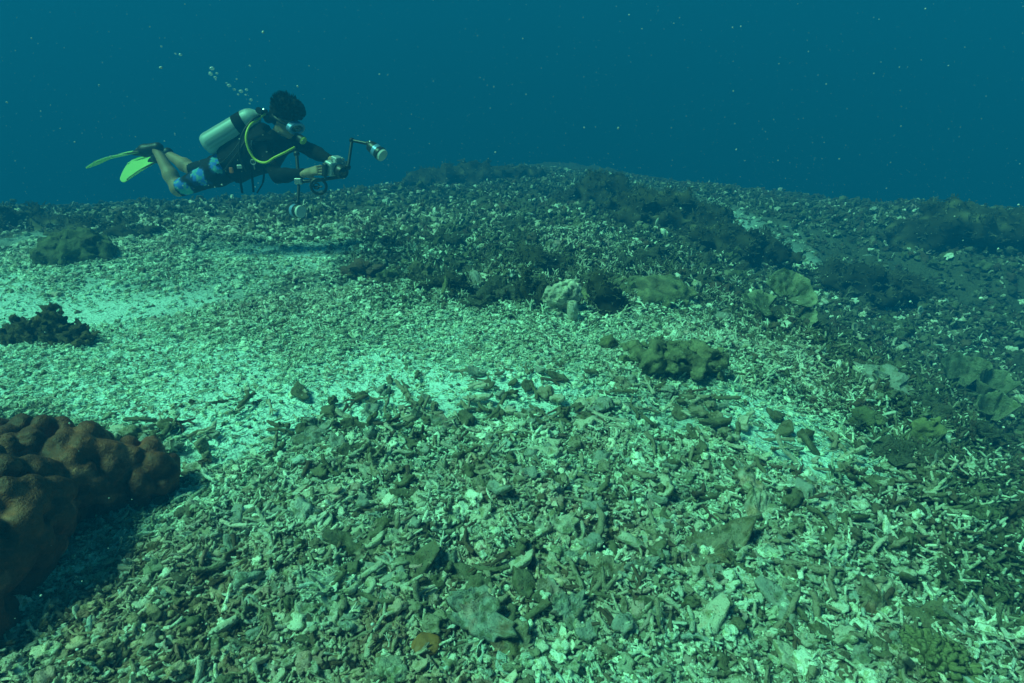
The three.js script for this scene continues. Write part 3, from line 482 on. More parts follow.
// leafy corals: curved sheets growing from a common foot
function leafGeo(seed, size, a0, a1, flare, wav = 0.09) {
  const na = 44, nr = 14, pos = [], idx = [], th = 0.02;
  for (const s of [1, -1]) for (let i = 0; i <= nr; i++) for (let k = 0; k <= na; k++) {
    const u = i / nr, q = k / na, a = lerp(a0, a1, q), e = Math.sin(Math.PI * q) ** 0.22, r = size * (0.12 + 0.88 * u * (0.5 + 0.5 * e)) * (1 + (wav * 1.6 * nz(a * 2.4 + seed, 2, seed) + 0.07 * nz(a * 9, seed, 1)) * u), y = size * (Math.pow(u, 1.8) * flare + wav * u * Math.sin(a * 6 + seed + 2 * nz(a, seed, 3)) + 0.05 * u * nz(a * 14, u * 1.5, seed) + 0.07 * nz(a * 4, u * 4, seed)) + s * th / 2 * (1 - 0.6 * u) + 0.009 * nz(a * 17, u * 15, seed);
    pos.push(Math.cos(a) * r, y, Math.sin(a) * r);
  }
  const B = (nr + 1) * (na + 1), w = na + 1;
  for (let s = 0; s < 2; s++) for (let i = 0; i < nr; i++) for (let k = 0; k < na; k++) { const a = s * B + i * w + k, t = [a, a + 1, a + w, a + 1, a + w + 1, a + w]; if (s) t.reverse(); idx.push(...t); }
  const rim = (a, b) => idx.push(a, a + B, b, b, a + B, b + B);
  for (let k = 0; k < na; k++) rim(nr * w + k + 1, nr * w + k);
  for (let i = 0; i < nr; i++) { rim(i * w + w, i * w); rim(i * w + na, i * w + w + na); }
  return finish(raw(pos, idx), 0.15);
}
function leafy(label, x, z, y, leaves, mat = M.leaf) {
  const t = thing('leafy_coral', label, 'coral', [x, bed(x, z) + y, z]);
  part(t, 'base', chunkGeo(Math.round(x * 100 + 300), 0.09, 3, 0.4), M.reef);
  for (const [seed, size, a0, a1, flare, rx, ry, rz, px = 0, py = 0, pz = 0] of leaves) { const g = leafGeo(seed, size, a0, a1, flare); tint(g, (x, y, z) => { const e = 0.85 + 0.5 * sstep(0.72, 0.95, Math.hypot(x, z) / size) + 0.45 * fbm(x * 24, y * 24, z * 24 + seed, 3); return [e, e, e * 0.95]; });
    const m = part(t, 'leaf', g, mat); m.rotation.set(rx, ry, rz, 'YXZ'); m.position.set(px, py, pz); }
}
M.leaf.color = lin(0.34, 0.38, 0.27);
leafy('leafy cabbage coral with curled ear shaped plates on the right of the mid reef', 1.88, -3.72, 0.05, [
  [1, 0.2, -2.7, 0.5, 0.3, 0.85, -0.3, -0.15, 0.03, 0.12, -0.02], [2, 0.15, 2.0, 4.4, 0.7, 0.35, 0.1, 0.1, -0.05, 0.02, 0.02], [3, 0.11, -0.9, 1.6, 0.8, 0.6, 0.1, 0, 0.09, -0.02, 0.07], [4, 0.16, 3.4, 5.8, 0.5, 0.3, 0, 0, -0.08, 0.0, -0.08], [12, 0.13, 0.6, 2.7, 0.6, 0.5, 0, 0, 0, -0.03, 0.05]]);
leafy('dim leafy coral with broad upright plates at the far end of the right edge', 3.28, -3.65, 0.05, [
  [5, 0.19, -3.4, -0.2, 0.9, 0.5, 0, 0.1, 0, 0.06, 0], [6, 0.17, -3.2, 0.2, 1.1, 0.4, 0.3, 0, 0.12, 0, 0.12], [7, 0.15, 0.2, 2.6, 0.8, 0, 0.1, 0, 0, 0, 0.1], [8, 0.15, 2.4, 4.2, 0.9, 0.1, 0, 0, -0.1, 0, 0.05]]);
leafy('pale leafy coral with scalloped plates cut off by the right edge', 2.95, -2.98, 0.05, [
  [9, 0.14, -3.4, -0.2, 0.9, 0.5, 0, 0.1, 0, 0.06, 0], [10, 0.12, 2.0, 4.4, 0.8, 0.3, 0, 0, -0.05, 0, 0.04], [11, 0.13, 0.4, 2.8, 0.6, 0.5, 0, 0, 0.02, -0.02, 0.1]]);
{ // overgrown lumps that break the slope
  const R = rng(4141), lumps = [1, 2, 3, 4, 5, 6].map((s) => finish(chunkGeo(s * 29 + 1, 0.075, 5, 0.95), 0.15)), protos = {};
  for (let i = 0; i < 190; i++) {
    const a = -0.75 + 1.55 * R(), r = lerp(1.9, 6.8, R()), x = Math.sin(a) * r, z = -Math.cos(a) * r, t = turfShade(x, z);
    if (R() > t * 1.1 || Math.hypot(x - 1.88, z + 3.72) < 0.35) { i -= 0.6; continue; }
    const v = Math.floor(R() * 6), tone = ['reef', 'olivecoral', 'umber', 'grey', 'olive'][Math.floor(R() * R() * 5)], look = { reef: 'dark turf covered', olivecoral: 'olive green encrusted', umber: 'brown crusted', grey: 'greyish knobbly', olive: 'olive drab rough' }[tone];
    const marks = [[1.88, -3.72, 'leafy cabbage coral'], [2.95, -2.98, 'pale scalloped leafy coral'], [3.28, -3.65, 'dim broad leafy coral'], [1.75, -7, 'broad central reef outcrop'], [2.25, -6.15, 'low sloping reef outcrop'], [3.7, -5.9, 'dark rounded reef outcrop'], [0.86, -2.62, 'olive brown coral ledge'], [0.88, -3.92, 'flat yellowish coral mound'], [0.31, -3.52, 'white coral block'], [-0.62, -3.9, 'upright yellow sliver'], [1.88, -2.2, 'pale yellow lumpy coral']];
    const [mx, mz, mark] = marks.reduce((p, q) => Math.hypot(q[0] - x, q[1] - z) < Math.hypot(p[0] - x, p[1] - z) ? q : p), side = Math.abs(x - mx) > Math.abs(z - mz) ? (x < mx ? 'left of' : 'right of') : z > mz ? 'in front of' : 'behind', size = 0.6 + 0.75 * R() + 0.06 * r;
    const lab = [size > 1.2 ? 'large' : 'small', look, 'coral lump', side, 'the', mark].join(' '), key = v + tone, o = protos[key] ? protos[key].clone() : protos[key] = shade(new THREE.Mesh(lumps[v], M[tone]));
    o.name = numbered('encrusted_coral_lump'); tag(o, lab, 'coral lump', [look, size > 1.2 ? 'large' : 'small', 'lumps', side, mark].join(' '));
    o.position.set(x, bed(x, z) + 0.01, z); o.rotation.set((R() - 0.5) * 0.5, R() * 6.28, (R() - 0.5) * 0.5); o.scale.set(1, 0.75 + 0.6 * R(), 1).multiplyScalar(size); scene.add(o);
  }
}

// ---------------------------------------------------------------- the diver
const plain = (r, g, b, rough = 0.7, extra = {}) => new THREE.MeshPhysicalMaterial({ color: lin(r, g, b), roughness: rough, specularIntensity: rough > 0.6 ? 0.3 : 1, ...extra });
const vc = (r, g, b, rough, extra = {}) => new THREE.MeshPhysicalMaterial({ color: lin(r, g, b), roughness: rough, vertexColors: true, specularIntensity: rough > 0.6 ? 0.3 : 1, ...extra });
const D = {
  skin: vc(0.44, 0.29, 0.19, 0.6), black: plain(0.009, 0.01, 0.012, 0.85), rubber: plain(0.02, 0.021, 0.022, 0.5), web: plain(0.06, 0.065, 0.07, 0.8), hair: plain(0.008, 0.007, 0.006, 0.8),
  neoprene: vc(0.01, 0.011, 0.013, 0.9), shorts: vc(1, 1, 1, 0.8), alloy: vc(0.42, 0.56, 0.58, 0.5, { metalness: 0.1 }), steel: plain(0.55, 0.56, 0.56, 0.35, { metalness: 0.7 }), hose: plain(0.72, 0.78, 0.08, 0.45), fin: plain(0.55, 0.95, 0.3, 0.4), finrib: plain(0.08, 0.1, 0.04, 0.5),
  housing: plain(0.5, 0.56, 0.6, 0.35, { metalness: 0.3 }), dark: plain(0.025, 0.027, 0.03, 0.4), lens: new THREE.MeshPhysicalMaterial({ color: lin(0.01, 0.012, 0.015), roughness: 0.08, clearcoat: 1, clearcoatRoughness: 0.05 }), front: plain(0.8, 0.82, 0.8, 0.25), blue: plain(0.25, 0.45, 0.75, 0.35, { metalness: 0.3 }), orange: plain(0.7, 0.18, 0.05, 0.5),
  pane: new THREE.MeshPhysicalMaterial({ color: lin(0.75, 0.9, 0.9), roughness: 0.06, transmission: 1, thickness: 0, ior: 1.5, specularIntensity: 1 }),
};
const O = [-2.56, 0.75, -5.04];
const frame = (pos, fwd, up) => { const z = fwd.clone().normalize(), x = up.clone().cross(z).normalize(), y = z.clone().cross(x); return new THREE.Matrix4().makeBasis(x, y, z).setPosition(...pos); };
const J = {
  head: [0.655, 0.405, -0.03], neck: [0.54, 0.285, -0.055], rsh: [0.455, 0.195, 0.08], lsh: [0.59, 0.262, -0.2], relb: [0.62, -0.005, 0.235], rwr: [0.9, 0.03, 0.37], lelb: [0.84, 0.172, -0.04], lwr: [1.055, 0.115, 0.165],
  chest: [0.41, 0.165, -0.05], waist: [0.11, 0.045, -0.055], rhip: [0.015, 0.0, 0.025], lhip: [-0.025, 0.03, -0.15], rknee: [-0.35, -0.135, 0.03], lknee: [-0.36, -0.015, -0.3], rank: [-0.565, 0.19, -0.14], lank: [-0.67, 0.125, -0.46],
};
const mid = (a, b, t) => [0, 1, 2].map((i) => lerp(a[i], b[i], t));
const torsoBones = (e) => [capsule(J.neck, J.chest, 0.058 + e, 0.125 + e), capsule(J.rsh, J.lsh, 0.075 + e, 0.075 + e), capsule(J.chest, J.waist, 0.132 + e, 0.112 + e), capsule(J.waist, mid(J.rhip, J.lhip, 0.5), 0.112 + e, 0.12 + e)];
const armBones = (e) => [capsule(J.rsh, J.relb, 0.056 + e, 0.044 + e), capsule(J.relb, mid(J.relb, J.rwr, 0.3), 0.043 + e, 0.043 + e), capsule(mid(J.relb, J.rwr, 0.3), J.rwr, 0.043 + e, 0.028 + e), capsule(J.lsh, J.lelb, 0.056 + e, 0.044 + e), capsule(J.lelb, mid(J.lelb, J.lwr, 0.3), 0.043 + e, 0.043 + e), capsule(mid(J.lelb, J.lwr, 0.3), J.lwr, 0.043 + e, 0.028 + e)];
const thighBones = (e) => [capsule(J.rhip, J.rknee, 0.092 + e, 0.06 + e), capsule(J.lhip, J.lknee, 0.092 + e, 0.06 + e), capsule(J.rhip, J.lhip, 0.105 + e, 0.105 + e)];
const toe = { r: [-0.735, 0.17, -0.165], l: [-0.815, 0.06, -0.5] };
const shinBones = [capsule(J.rknee, mid(J.rknee, J.rank, 0.33), 0.055, 0.058), capsule(mid(J.rknee, J.rank, 0.33), J.rank, 0.058, 0.035), capsule(J.lknee, mid(J.lknee, J.lank, 0.33), 0.055, 0.058), capsule(mid(J.lknee, J.lank, 0.33), J.lank, 0.058, 0.035), capsule(J.rank, toe.r, 0.036, 0.026), capsule(J.lank, toe.l, 0.036, 0.026)];
const white = (g) => { g.setAttribute('color', new THREE.BufferAttribute(new Float32Array(g.attributes.position.count * 3).fill(1), 3)); return g; };
const smooth = (g) => { g.computeVertexNormals(); if (!g.attributes.color) white(g); return g; };
// hand in its own axes: +x to the fingertips, -y the palm side, +z the thumb side
function handGeo() {
  const list = [capsule([0.0, 0, -0.018], [0.075, 0.002, -0.026], 0.016, 0.013), capsule([0.0, 0, 0.0], [0.08, 0.004, 0.0], 0.018, 0.013), capsule([0.0, 0, 0.016], [0.078, 0.003, 0.024], 0.017, 0.013), capsule([-0.03, 0, 0], [0.01, 0, 0], 0.026, 0.022)];
  const palm = union(list, 0.02), fingers = [];
  [[0.034, 0.04, 0.023, 0.02, 0.0085], [0.011, 0.045, 0.027, 0.021, 0.0088], [-0.011, 0.042, 0.025, 0.02, 0.0085], [-0.033, 0.033, 0.019, 0.017, 0.0078]].forEach(([z, a, b, c, r], i) => {
    const p0 = [0.075, 0.002, z * 0.9], q = 0.18 + 0.07 * i, p1 = [p0[0] + a * Math.cos(q), p0[1] - a * Math.sin(q), z * 1.12], p2 = [p1[0] + b * Math.cos(q + 0.5), p1[1] - b * Math.sin(q + 0.5), z * 1.14], p3 = [p2[0] + c * Math.cos(q + 0.95), p2[1] - c * Math.sin(q + 0.95), z * 1.1];
    fingers.push(union([capsule(p0, p1, r * 1.1, r), capsule(p1, p2, r, r * 0.93), capsule(p2, p3, r * 0.93, r * 0.75)], 0.004));
  });
  const t0 = [0.012, -0.006, 0.026], t1 = [0.045, -0.022, 0.05], t2 = [0.072, -0.036, 0.05];
  fingers.push(union([capsule(t0, t1, 0.015, 0.0105), capsule(t1, t2, 0.0105, 0.0085)], 0.008));
  const f = (x, y, z) => { let d = palm(x, y, z); for (const k of fingers) { const e = k(x, y, z); d = x < 0.085 ? smin(d, e, 0.006) : Math.min(d, e); } return d; };
  return nets(f, [-0.07, -0.11, -0.06], [0.19, 0.04, 0.08], 0.004).scale(1.08, 1.08, 1.08);
}
const headAt = frame(J.head, V(0.8, -0.5, 0.36), V(0.35, 0.85, 0.1));
{
  const you = thing('person', 'scuba diver in black wetsuit top and blue patterned shorts swimming with a camera', 'person', O);
  const all = union([...torsoBones(0), ...armBones(0), ...thighBones(0), ...shinBones], 0.035);
  const body = nets(all, [-0.88, -0.26, -0.62], [1.12, 0.42, 0.48], 0.0135);
  const headF = union([blob([0, 0.03, -0.015], [0.076, 0.095, 0.097]), blob([0, -0.05, 0.02], [0.055, 0.065, 0.07]), capsule([0, 0.0, 0.085], [0, -0.03, 0.102], 0.012, 0.015), capsule([-0.02, -0.062, 0.083], [0.02, -0.062, 0.083], 0.009, 0.009), capsule([0, -0.095, 0.06], [0, -0.09, 0.065], 0.02, 0.02), capsule([0, -0.06, -0.03], [0, -0.16, -0.05], 0.052, 0.055), blob([0.077, 0, -0.01], [0.012, 0.03, 0.02]), blob([-0.077, 0, -0.01], [0.012, 0.03, 0.02]), capsule([-0.05, 0.033, 0.072], [0.05, 0.033, 0.072], 0.014, 0.014)], 0.02);
  const sockets = (x, y, z) => Math.max(headF(x, y, z), -Math.min(Math.hypot(x - 0.032, y - 0.012, z - 0.095), Math.hypot(x + 0.032, y - 0.012, z - 0.095)) + 0.015);
  const head = nets(sockets, [-0.11, -0.19, -0.13], [0.11, 0.14, 0.14], 0.006).applyMatrix4(headAt);
  const hg = handGeo(), hr = hg.clone().applyMatrix4(new THREE.Matrix4().makeBasis(V(0.86, 0.18, 0.3).normalize(), V(-0.42, 0.25, 0.9).normalize(), V(0, 0, 0)).setPosition(...J.rwr));
  const placeHand = (g, at, along, back, left) => { const x = along.clone().normalize(), z = x.clone().cross(back).normalize(), y = z.clone().cross(x); if (left) { g.scale(1, 1, -1); const ix = g.index.array; for (let i = 0; i < ix.length; i += 3) [ix[i], ix[i + 1]] = [ix[i + 1], ix[i]]; } return g.applyMatrix4(new THREE.Matrix4().makeBasis(x, y, z).setPosition(...at)); };
  const right = placeHand(hg.clone(), mid(J.relb, J.rwr, 1.05), V(0.9, 0.22, 0.02), V(-0.35, 0.5, 0.8), false);
  const left = placeHand(hg.clone(), mid(J.lelb, J.lwr, 1.05), V(0.55, -0.1, 0.6), V(0.75, 0.45, -0.45), true);
  const skin = mergeGeometries([body, head, right, left].map((g) => bare(g)));
  tint(skin, (x, y, z) => { const d = 0.92 + 0.2 * fbm(x * 9, y * 9, z * 9, 2); return [d, d * 0.98, d * 0.96]; });
  part(you, 'body', smooth(skin), D.skin);
  for (const s of [1, -1]) part(you, 'eye', new THREE.SphereGeometry(0.0125, 14, 10).translate(s * 0.032, 0.012, 0.079).applyMatrix4(headAt), plain(0.35, 0.33, 0.3, 0.2));
  { // hair adrift
    const R = rng(3), f0 = union([blob([0, 0.1, -0.035], [0.115, 0.1, 0.125]), blob([0, 0.04, -0.085], [0.095, 0.1, 0.07]), blob([0.02, 0.135, 0.03], [0.08, 0.075, 0.07])], 0.04);
    const cap = bare(nets((x, y, z) => f0(x, y, z) + 0.018 * fbm(x * 24, y * 24, z * 24, 3), [-0.16, -0.1, -0.2], [0.16, 0.26, 0.14], 0.008)), locks = [];
    for (let i = 0; i < 900; i++) {                          // strands lifted by the water
      const a = R() * 6.283, e = R() * 1.45 - 0.1, d = V(Math.cos(a) * Math.cos(e), Math.sin(e), Math.sin(a) * Math.cos(e) - 0.15).normalize(), p = V(d.x * 0.09, 0.085 + d.y * 0.08, -0.035 + d.z * 0.095), l = 0.02 + 0.042 * R();
      const f = d.clone().multiplyScalar(0.3).add(V(-0.25 + 0.3 * Math.sin(d.x * 9), 0.75, -0.3 + 0.3 * Math.sin(d.z * 8 + 1))).normalize(), s = V((R() - 0.5) * 0.02, 0, (R() - 0.5) * 0.02);
      locks.push(limb([p, p.clone().addScaledVector(d, l * 0.25).addScaledVector(f, l * 0.2), p.clone().addScaledVector(d, l * 0.3).addScaledVector(f, l * 0.6).add(s), p.clone().addScaledVector(d, l * 0.3).addScaledVector(f, l)], [0.006, 0.005, 0.0035, 0.0008], 4, 0.1, i));
    }
    part(you, 'hair', smooth(mergeGeometries([cap, ...locks.map(bare)]).applyMatrix4(headAt)), D.hair);
  }
  const cut = (f, planes) => (x, y, z) => { let d = f(x, y, z); for (const [p, n] of planes) d = Math.max(d, (x - p[0]) * n[0] + (y - p[1]) * n[1] + (z - p[2]) * n[2]); return d; };
  const top0 = union([...torsoBones(0.01), ...armBones(0.009)], 0.04);
  const sag = (x, y, z) => top0(x, y, z) + 0.004 * fbm(x * 18, y * 18, z * 18, 2);
  part(you, 'wetsuit_top', smooth(nets(cut(sag, [[J.waist, [-0.95, -0.3, 0]], [[1.05, 0.117, 0.16], [0.82, -0.2, 0.55]]]), [-0.05, -0.16, -0.35], [1.12, 0.42, 0.46], 0.0125)), D.neoprene);
  const dirR = V(...J.rknee).sub(V(...J.rhip)).normalize(), hem = [mid(J.rhip, J.rknee, 0.97), dirR.toArray()];
  const sh0 = union([...thighBones(0.012), capsule(mid(J.waist, J.chest, 0.12), mid(J.rhip, J.lhip, 0.5), 0.12, 0.13)], 0.03), shg = nets(cut((x, y, z) => sh0(x, y, z) + 0.005 * fbm(x * 14, y * 14, z * 14, 2), [hem, [mid(J.waist, J.chest, 0.22), [0.9, 0.43, 0]]]), [-0.5, -0.26, -0.46], [0.3, 0.24, 0.2], 0.011);
  tint(shg, (x, y, z) => {                                  // printed pattern: black with blue, teal and white patches
    const u = (x - J.rhip[0]) * dirR.x + (y - J.rhip[1]) * dirR.y + (z - J.rhip[2]) * dirR.z, n = fbm(x * 13, y * 13, z * 9, 3), b = Math.max(bump(u, y, 0.31, -0.11, 0.085, 0.1), bump(u, y, 0.13, -0.02, 0.1, 0.1), bump(u, y, -0.07, 0.1, 0.07, 0.12));
    if (b + 0.35 * n > 0.62) return fbm(x * 26, y * 26, z * 26, 2) > 0.25 ? [0.2, 0.5, 0.55] : fbm(x * 17 + 4, y * 17, z * 17, 2) > 0.1 ? [0.1, 0.42, 0.5] : [0.06, 0.22, 0.8];
    return b + 0.35 * n > 0.45 ? [0.02, 0.05, 0.16] : [0.014, 0.015, 0.02];
  });
  part(you, 'shorts', smooth(shg), D.shorts);
  const mk = new THREE.Group(); mk.name = 'dive_mask'; mk.applyMatrix4(headAt); you.add(mk);
  const rim = new THREE.Shape(); rim.absellipse(0, 0, 0.085, 0.05, 0, 6.283); const hole = new THREE.Path(); hole.absellipse(0, 0, 0.07, 0.037, 0, 6.283); rim.holes.push(hole);
  part(mk, 'frame', new THREE.ExtrudeGeometry(rim, { depth: 0.035, bevelEnabled: true, bevelSize: 0.005, bevelThickness: 0.005, bevelSegments: 2, curveSegments: 24 }).translate(0, 0.008, 0.085), D.blue);
  part(mk, 'lens', new THREE.CylinderGeometry(0.072, 0.072, 0.004, 32).rotateX(Math.PI / 2).scale(1, 0.53, 1).translate(0, 0.008, 0.118), D.pane);
  part(mk, 'strap', new THREE.TorusGeometry(0.104, 0.01, 8, 40).rotateX(Math.PI / 2).scale(0.95, 1.3, 1.15).translate(0, 0.015, -0.01), D.rubber);
}
{ // swim fins
  const finGeo = (len, w) => {
    const s = new THREE.Shape(); s.moveTo(0, -w * 0.42); s.bezierCurveTo(len * 0.3, -w * 0.62, len * 0.5, -w * 0.98, len * 0.72, -w * 0.92); s.bezierCurveTo(len * 0.9, -w * 0.8, len * 0.98, -w * 0.3, len, w * 0.1); s.bezierCurveTo(len * 0.96, w * 0.6, len * 0.85, w * 0.86, len * 0.72, w * 0.92); s.bezierCurveTo(len * 0.5, w * 0.98, len * 0.3, w * 0.62, 0, w * 0.42);
    const g = new THREE.ExtrudeGeometry(s, { depth: 0.007, bevelEnabled: true, bevelSize: 0.003, bevelThickness: 0.002, bevelSegments: 1, curveSegments: 14 }).translate(0, 0, -0.0035).rotateX(-Math.PI / 2), p = g.attributes.position;
    for (let i = 0; i < p.count; i++) { const x = p.getX(i) / len; p.setY(i, p.getY(i) + 0.035 * Math.sin(x * 4.6) * x); }
    g.computeVertexNormals(); return g;
  };
  const fin = (label, ankle, tip, normal, len) => {
    const t = thing('swim_fin', label, 'swim fin', O), a = V(...ankle), d = V(...tip).sub(a).normalize(), z = d.clone().cross(normal).normalize(), y = z.clone().cross(d), m = new THREE.Matrix4().makeBasis(d, y, z).setPosition(...a.clone().addScaledVector(d, 0.13));
    part(t, 'blade', finGeo(len, 0.1).applyMatrix4(m), D.fin);
    for (const s of [-1, 1]) { const c = new THREE.CatmullRomCurve3([V(-0.02, 0.004, s * 0.04), V(len * 0.4, 0.012, s * 0.066), V(len * 0.72, 0.0, s * 0.088)]); part(t, 'rib', new THREE.TubeGeometry(c, 20, 0.0085, 6).applyMatrix4(m), s > 0 ? D.fin : D.finrib); }
    const pocket = nets(union([capsule([-0.15, 0.0, 0], [-0.02, 0, 0], 0.047, 0.05), capsule([-0.02, 0, 0], [0.1, -0.002, 0], 0.05, 0.02)], 0.03), [-0.22, -0.08, -0.08], [0.15, 0.08, 0.08], 0.01).applyMatrix4(m);
    part(t, 'foot_pocket', smooth(pocket), D.rubber);
  };
  fin('bright yellow green swim fin seen edge on, the upper one of the diver\'s pair', J.rank, [-1.271, 0.055, -0.239], V(-0.25, 0.95, 0.08), 0.62);
  fin('bright yellow green swim fin showing its broad blade, the lower one of the pair', J.lank, [-1.233, -0.075, -0.613], V(0.25, 0.6, 0.75), 0.57);
}
{ // tank, vest and regulator lift off together
  const set = thing('scuba_set', 'scuba tank with black vest and yellow hose on the back of the diver', 'scuba gear', O);
  const a = V(-0.066, 0.213, -0.012), b = V(0.44, 0.481, -0.08), d = b.clone().sub(a), L = d.length(); d.normalize();
  const q = new THREE.Quaternion().setFromUnitVectors(V(0, 1, 0), d), m = new THREE.Matrix4().compose(a, q, V(1, 1, 1));
  const prof = [[0, 0.0], [0.05, 0.002], [0.078, 0.014], [0.09, 0.036], [0.092, 0.06], [0.092, L - 0.14], [0.088, L - 0.105], [0.074, L - 0.07], [0.05, L - 0.045], [0.03, L - 0.034], [0.026, L - 0.02], [0, L - 0.02]];
  const tank = new THREE.LatheGeometry(prof.map((p) => new THREE.Vector2(...p)), 40).applyMatrix4(m);
  tint(tank, (x, y, z) => { const w = sstep(0.25, 0.4, fbm(x * 20, y * 20, z * 20, 3)); const c = 1 - 0.35 * w; return [c, c, c]; });
  const tk = part(set, 'tank', tank, D.alloy);
  for (const t of [0.36, 0.4]) part(tk, 'tank_band', new THREE.CylinderGeometry(0.0955, 0.0955, 0.045, 36, 1).translate(0, t, 0).applyMatrix4(m), D.black);
  const vm = (x, y, z) => new THREE.Matrix4().makeTranslation(x, y, z).premultiply(m);
  const valve = part(set, 'valve', mergeGeometries([new THREE.CylinderGeometry(0.022, 0.026, 0.06, 16).applyMatrix4(vm(0, L + 0.005, 0)), new THREE.CylinderGeometry(0.018, 0.018, 0.09, 16).rotateX(Math.PI / 2).applyMatrix4(vm(0, L + 0.01, 0.02))].map(bare)), D.steel);
  part(valve, 'knob', new THREE.CylinderGeometry(0.026, 0.026, 0.03, 14).rotateX(Math.PI / 2).applyMatrix4(vm(0, L + 0.01, 0.085)), D.rubber);
  part(set, 'first_stage', mergeGeometries([new THREE.CylinderGeometry(0.032, 0.036, 0.075, 20).rotateZ(Math.PI / 2).applyMatrix4(vm(0.04, L + 0.02, 0.01)), new THREE.SphereGeometry(0.032, 18, 12).applyMatrix4(vm(0.075, L + 0.02, 0.01))].map(bare)), D.rubber);
  // jacket round the torso, open at the arms
  const ju = union(torsoBones(0.034), 0.05), slot = capsule(J.neck, [0.75, 0.4, -0.05], 0.11, 0.13), holes = [capsule(J.rsh, [0.6, 0.1, 0.3], 0.085, 0.1), capsule(J.lsh, [0.78, 0.25, -0.3], 0.085, 0.1)];
  const back = capsule([0.1, 0.19, -0.04], [0.42, 0.32, -0.06], 0.075, 0.085), vf = union([ju, back], 0.04);
  const vest = nets((x, y, z) => { let d = Math.max(vf(x, y, z) + 0.006 * fbm(x * 11, y * 11, z * 11, 2), -(slot(x, y, z)), (0.09 - x) * 0.9 + (0.06 - y) * 0.44); for (const h of holes) d = Math.max(d, -h(x, y, z)); return d; }, [0.0, -0.16, -0.36], [0.66, 0.45, 0.24], 0.0125);
  const vs = part(set, 'vest', smooth(vest), D.black);
  const strap = (pts, r = 0.012, mat = D.web, name = 'strap') => part(vs, name, limb(new THREE.CatmullRomCurve3(pts.map((p) => V(...p))).getPoints(18), Array(19).fill(r), 8, 0, 1, 0.4), mat).geometry.computeVertexNormals();
  strap([[0.36, 0.3, 0.1], [0.3, 0.2, 0.135], [0.2, 0.1, 0.13], [0.12, 0.03, 0.1]]);
  strap([[0.3, 0.27, 0.09], [0.22, 0.17, 0.125], [0.13, 0.1, 0.115], [0.06, 0.07, 0.1]]);
  strap([[0.42, 0.27, 0.16], [0.405, 0.15, 0.165], [0.4, 0.04, 0.15]], 0.009, D.steel);
  strap([[0.247, 0.0, 0.1], [0.247, -0.08, 0.12], [0.25, -0.16, 0.13]], 0.017, D.black, 'loose_strap');
  strap([[0.348, 0.03, 0.1], [0.35, -0.06, 0.12], [0.348, -0.15, 0.13]], 0.017, D.black, 'loose_strap');
  strap([[0.46, 0.04, 0.1], [0.44, -0.07, 0.13], [0.38, -0.155, 0.14]], 0.015, D.black, 'loose_strap');
  part(vs, 'release_handle', new RoundedBoxGeometry(0.03, 0.045, 0.022, 2, 0.006).translate(0.19, 0.03, 0.125), D.orange);
  part(vs, 'buckle', mergeGeometries([new THREE.TorusGeometry(0.02, 0.005, 8, 20).translate(0.405, 0.1, 0.17), new RoundedBoxGeometry(0.045, 0.03, 0.015, 2, 0.004).translate(0.27, 0.06, 0.135)].map(bare)), D.steel);
  part(set, 'air_hose', smoothTube([[0.49, 0.47, -0.02], [0.455, 0.43, 0.05], [0.415, 0.385, 0.13], [0.392, 0.301, 0.19], [0.398, 0.209, 0.2], [0.44, 0.125, 0.205], [0.53, 0.1, 0.235], [0.63, 0.144, 0.262], [0.72, 0.185, 0.235], [0.765, 0.215, 0.165]], 0.0095, 70, 10), D.hose);
  part(set, 'gauge_hose', smoothTube([[0.5, 0.47, -0.06], [0.43, 0.43, 0.09], [0.34, 0.3, 0.16], [0.3, 0.14, 0.165], [0.32, 0.02, 0.14]], 0.008, 50, 8), D.rubber);
  const sm = frame([0.785, 0.29, 0.055], V(0.8, -0.5, 0.36), V(0.35, 0.85, 0.1)), second = new THREE.Group(); second.name = 'regulator'; second.applyMatrix4(sm); set.add(second);
  part(second, 'case', new THREE.CylinderGeometry(0.036, 0.03, 0.05, 24).rotateX(Math.PI / 2).translate(0, -0.01, 0.01), D.rubber);
  part(second, 'cover', new THREE.CylinderGeometry(0.03, 0.035, 0.012, 24).rotateX(Math.PI / 2).translate(0, -0.01, 0.041), D.hose);
  part(second, 'mouthpiece', new RoundedBoxGeometry(0.045, 0.022, 0.04, 2, 0.008).translate(0, 0, -0.03), D.rubber);
}
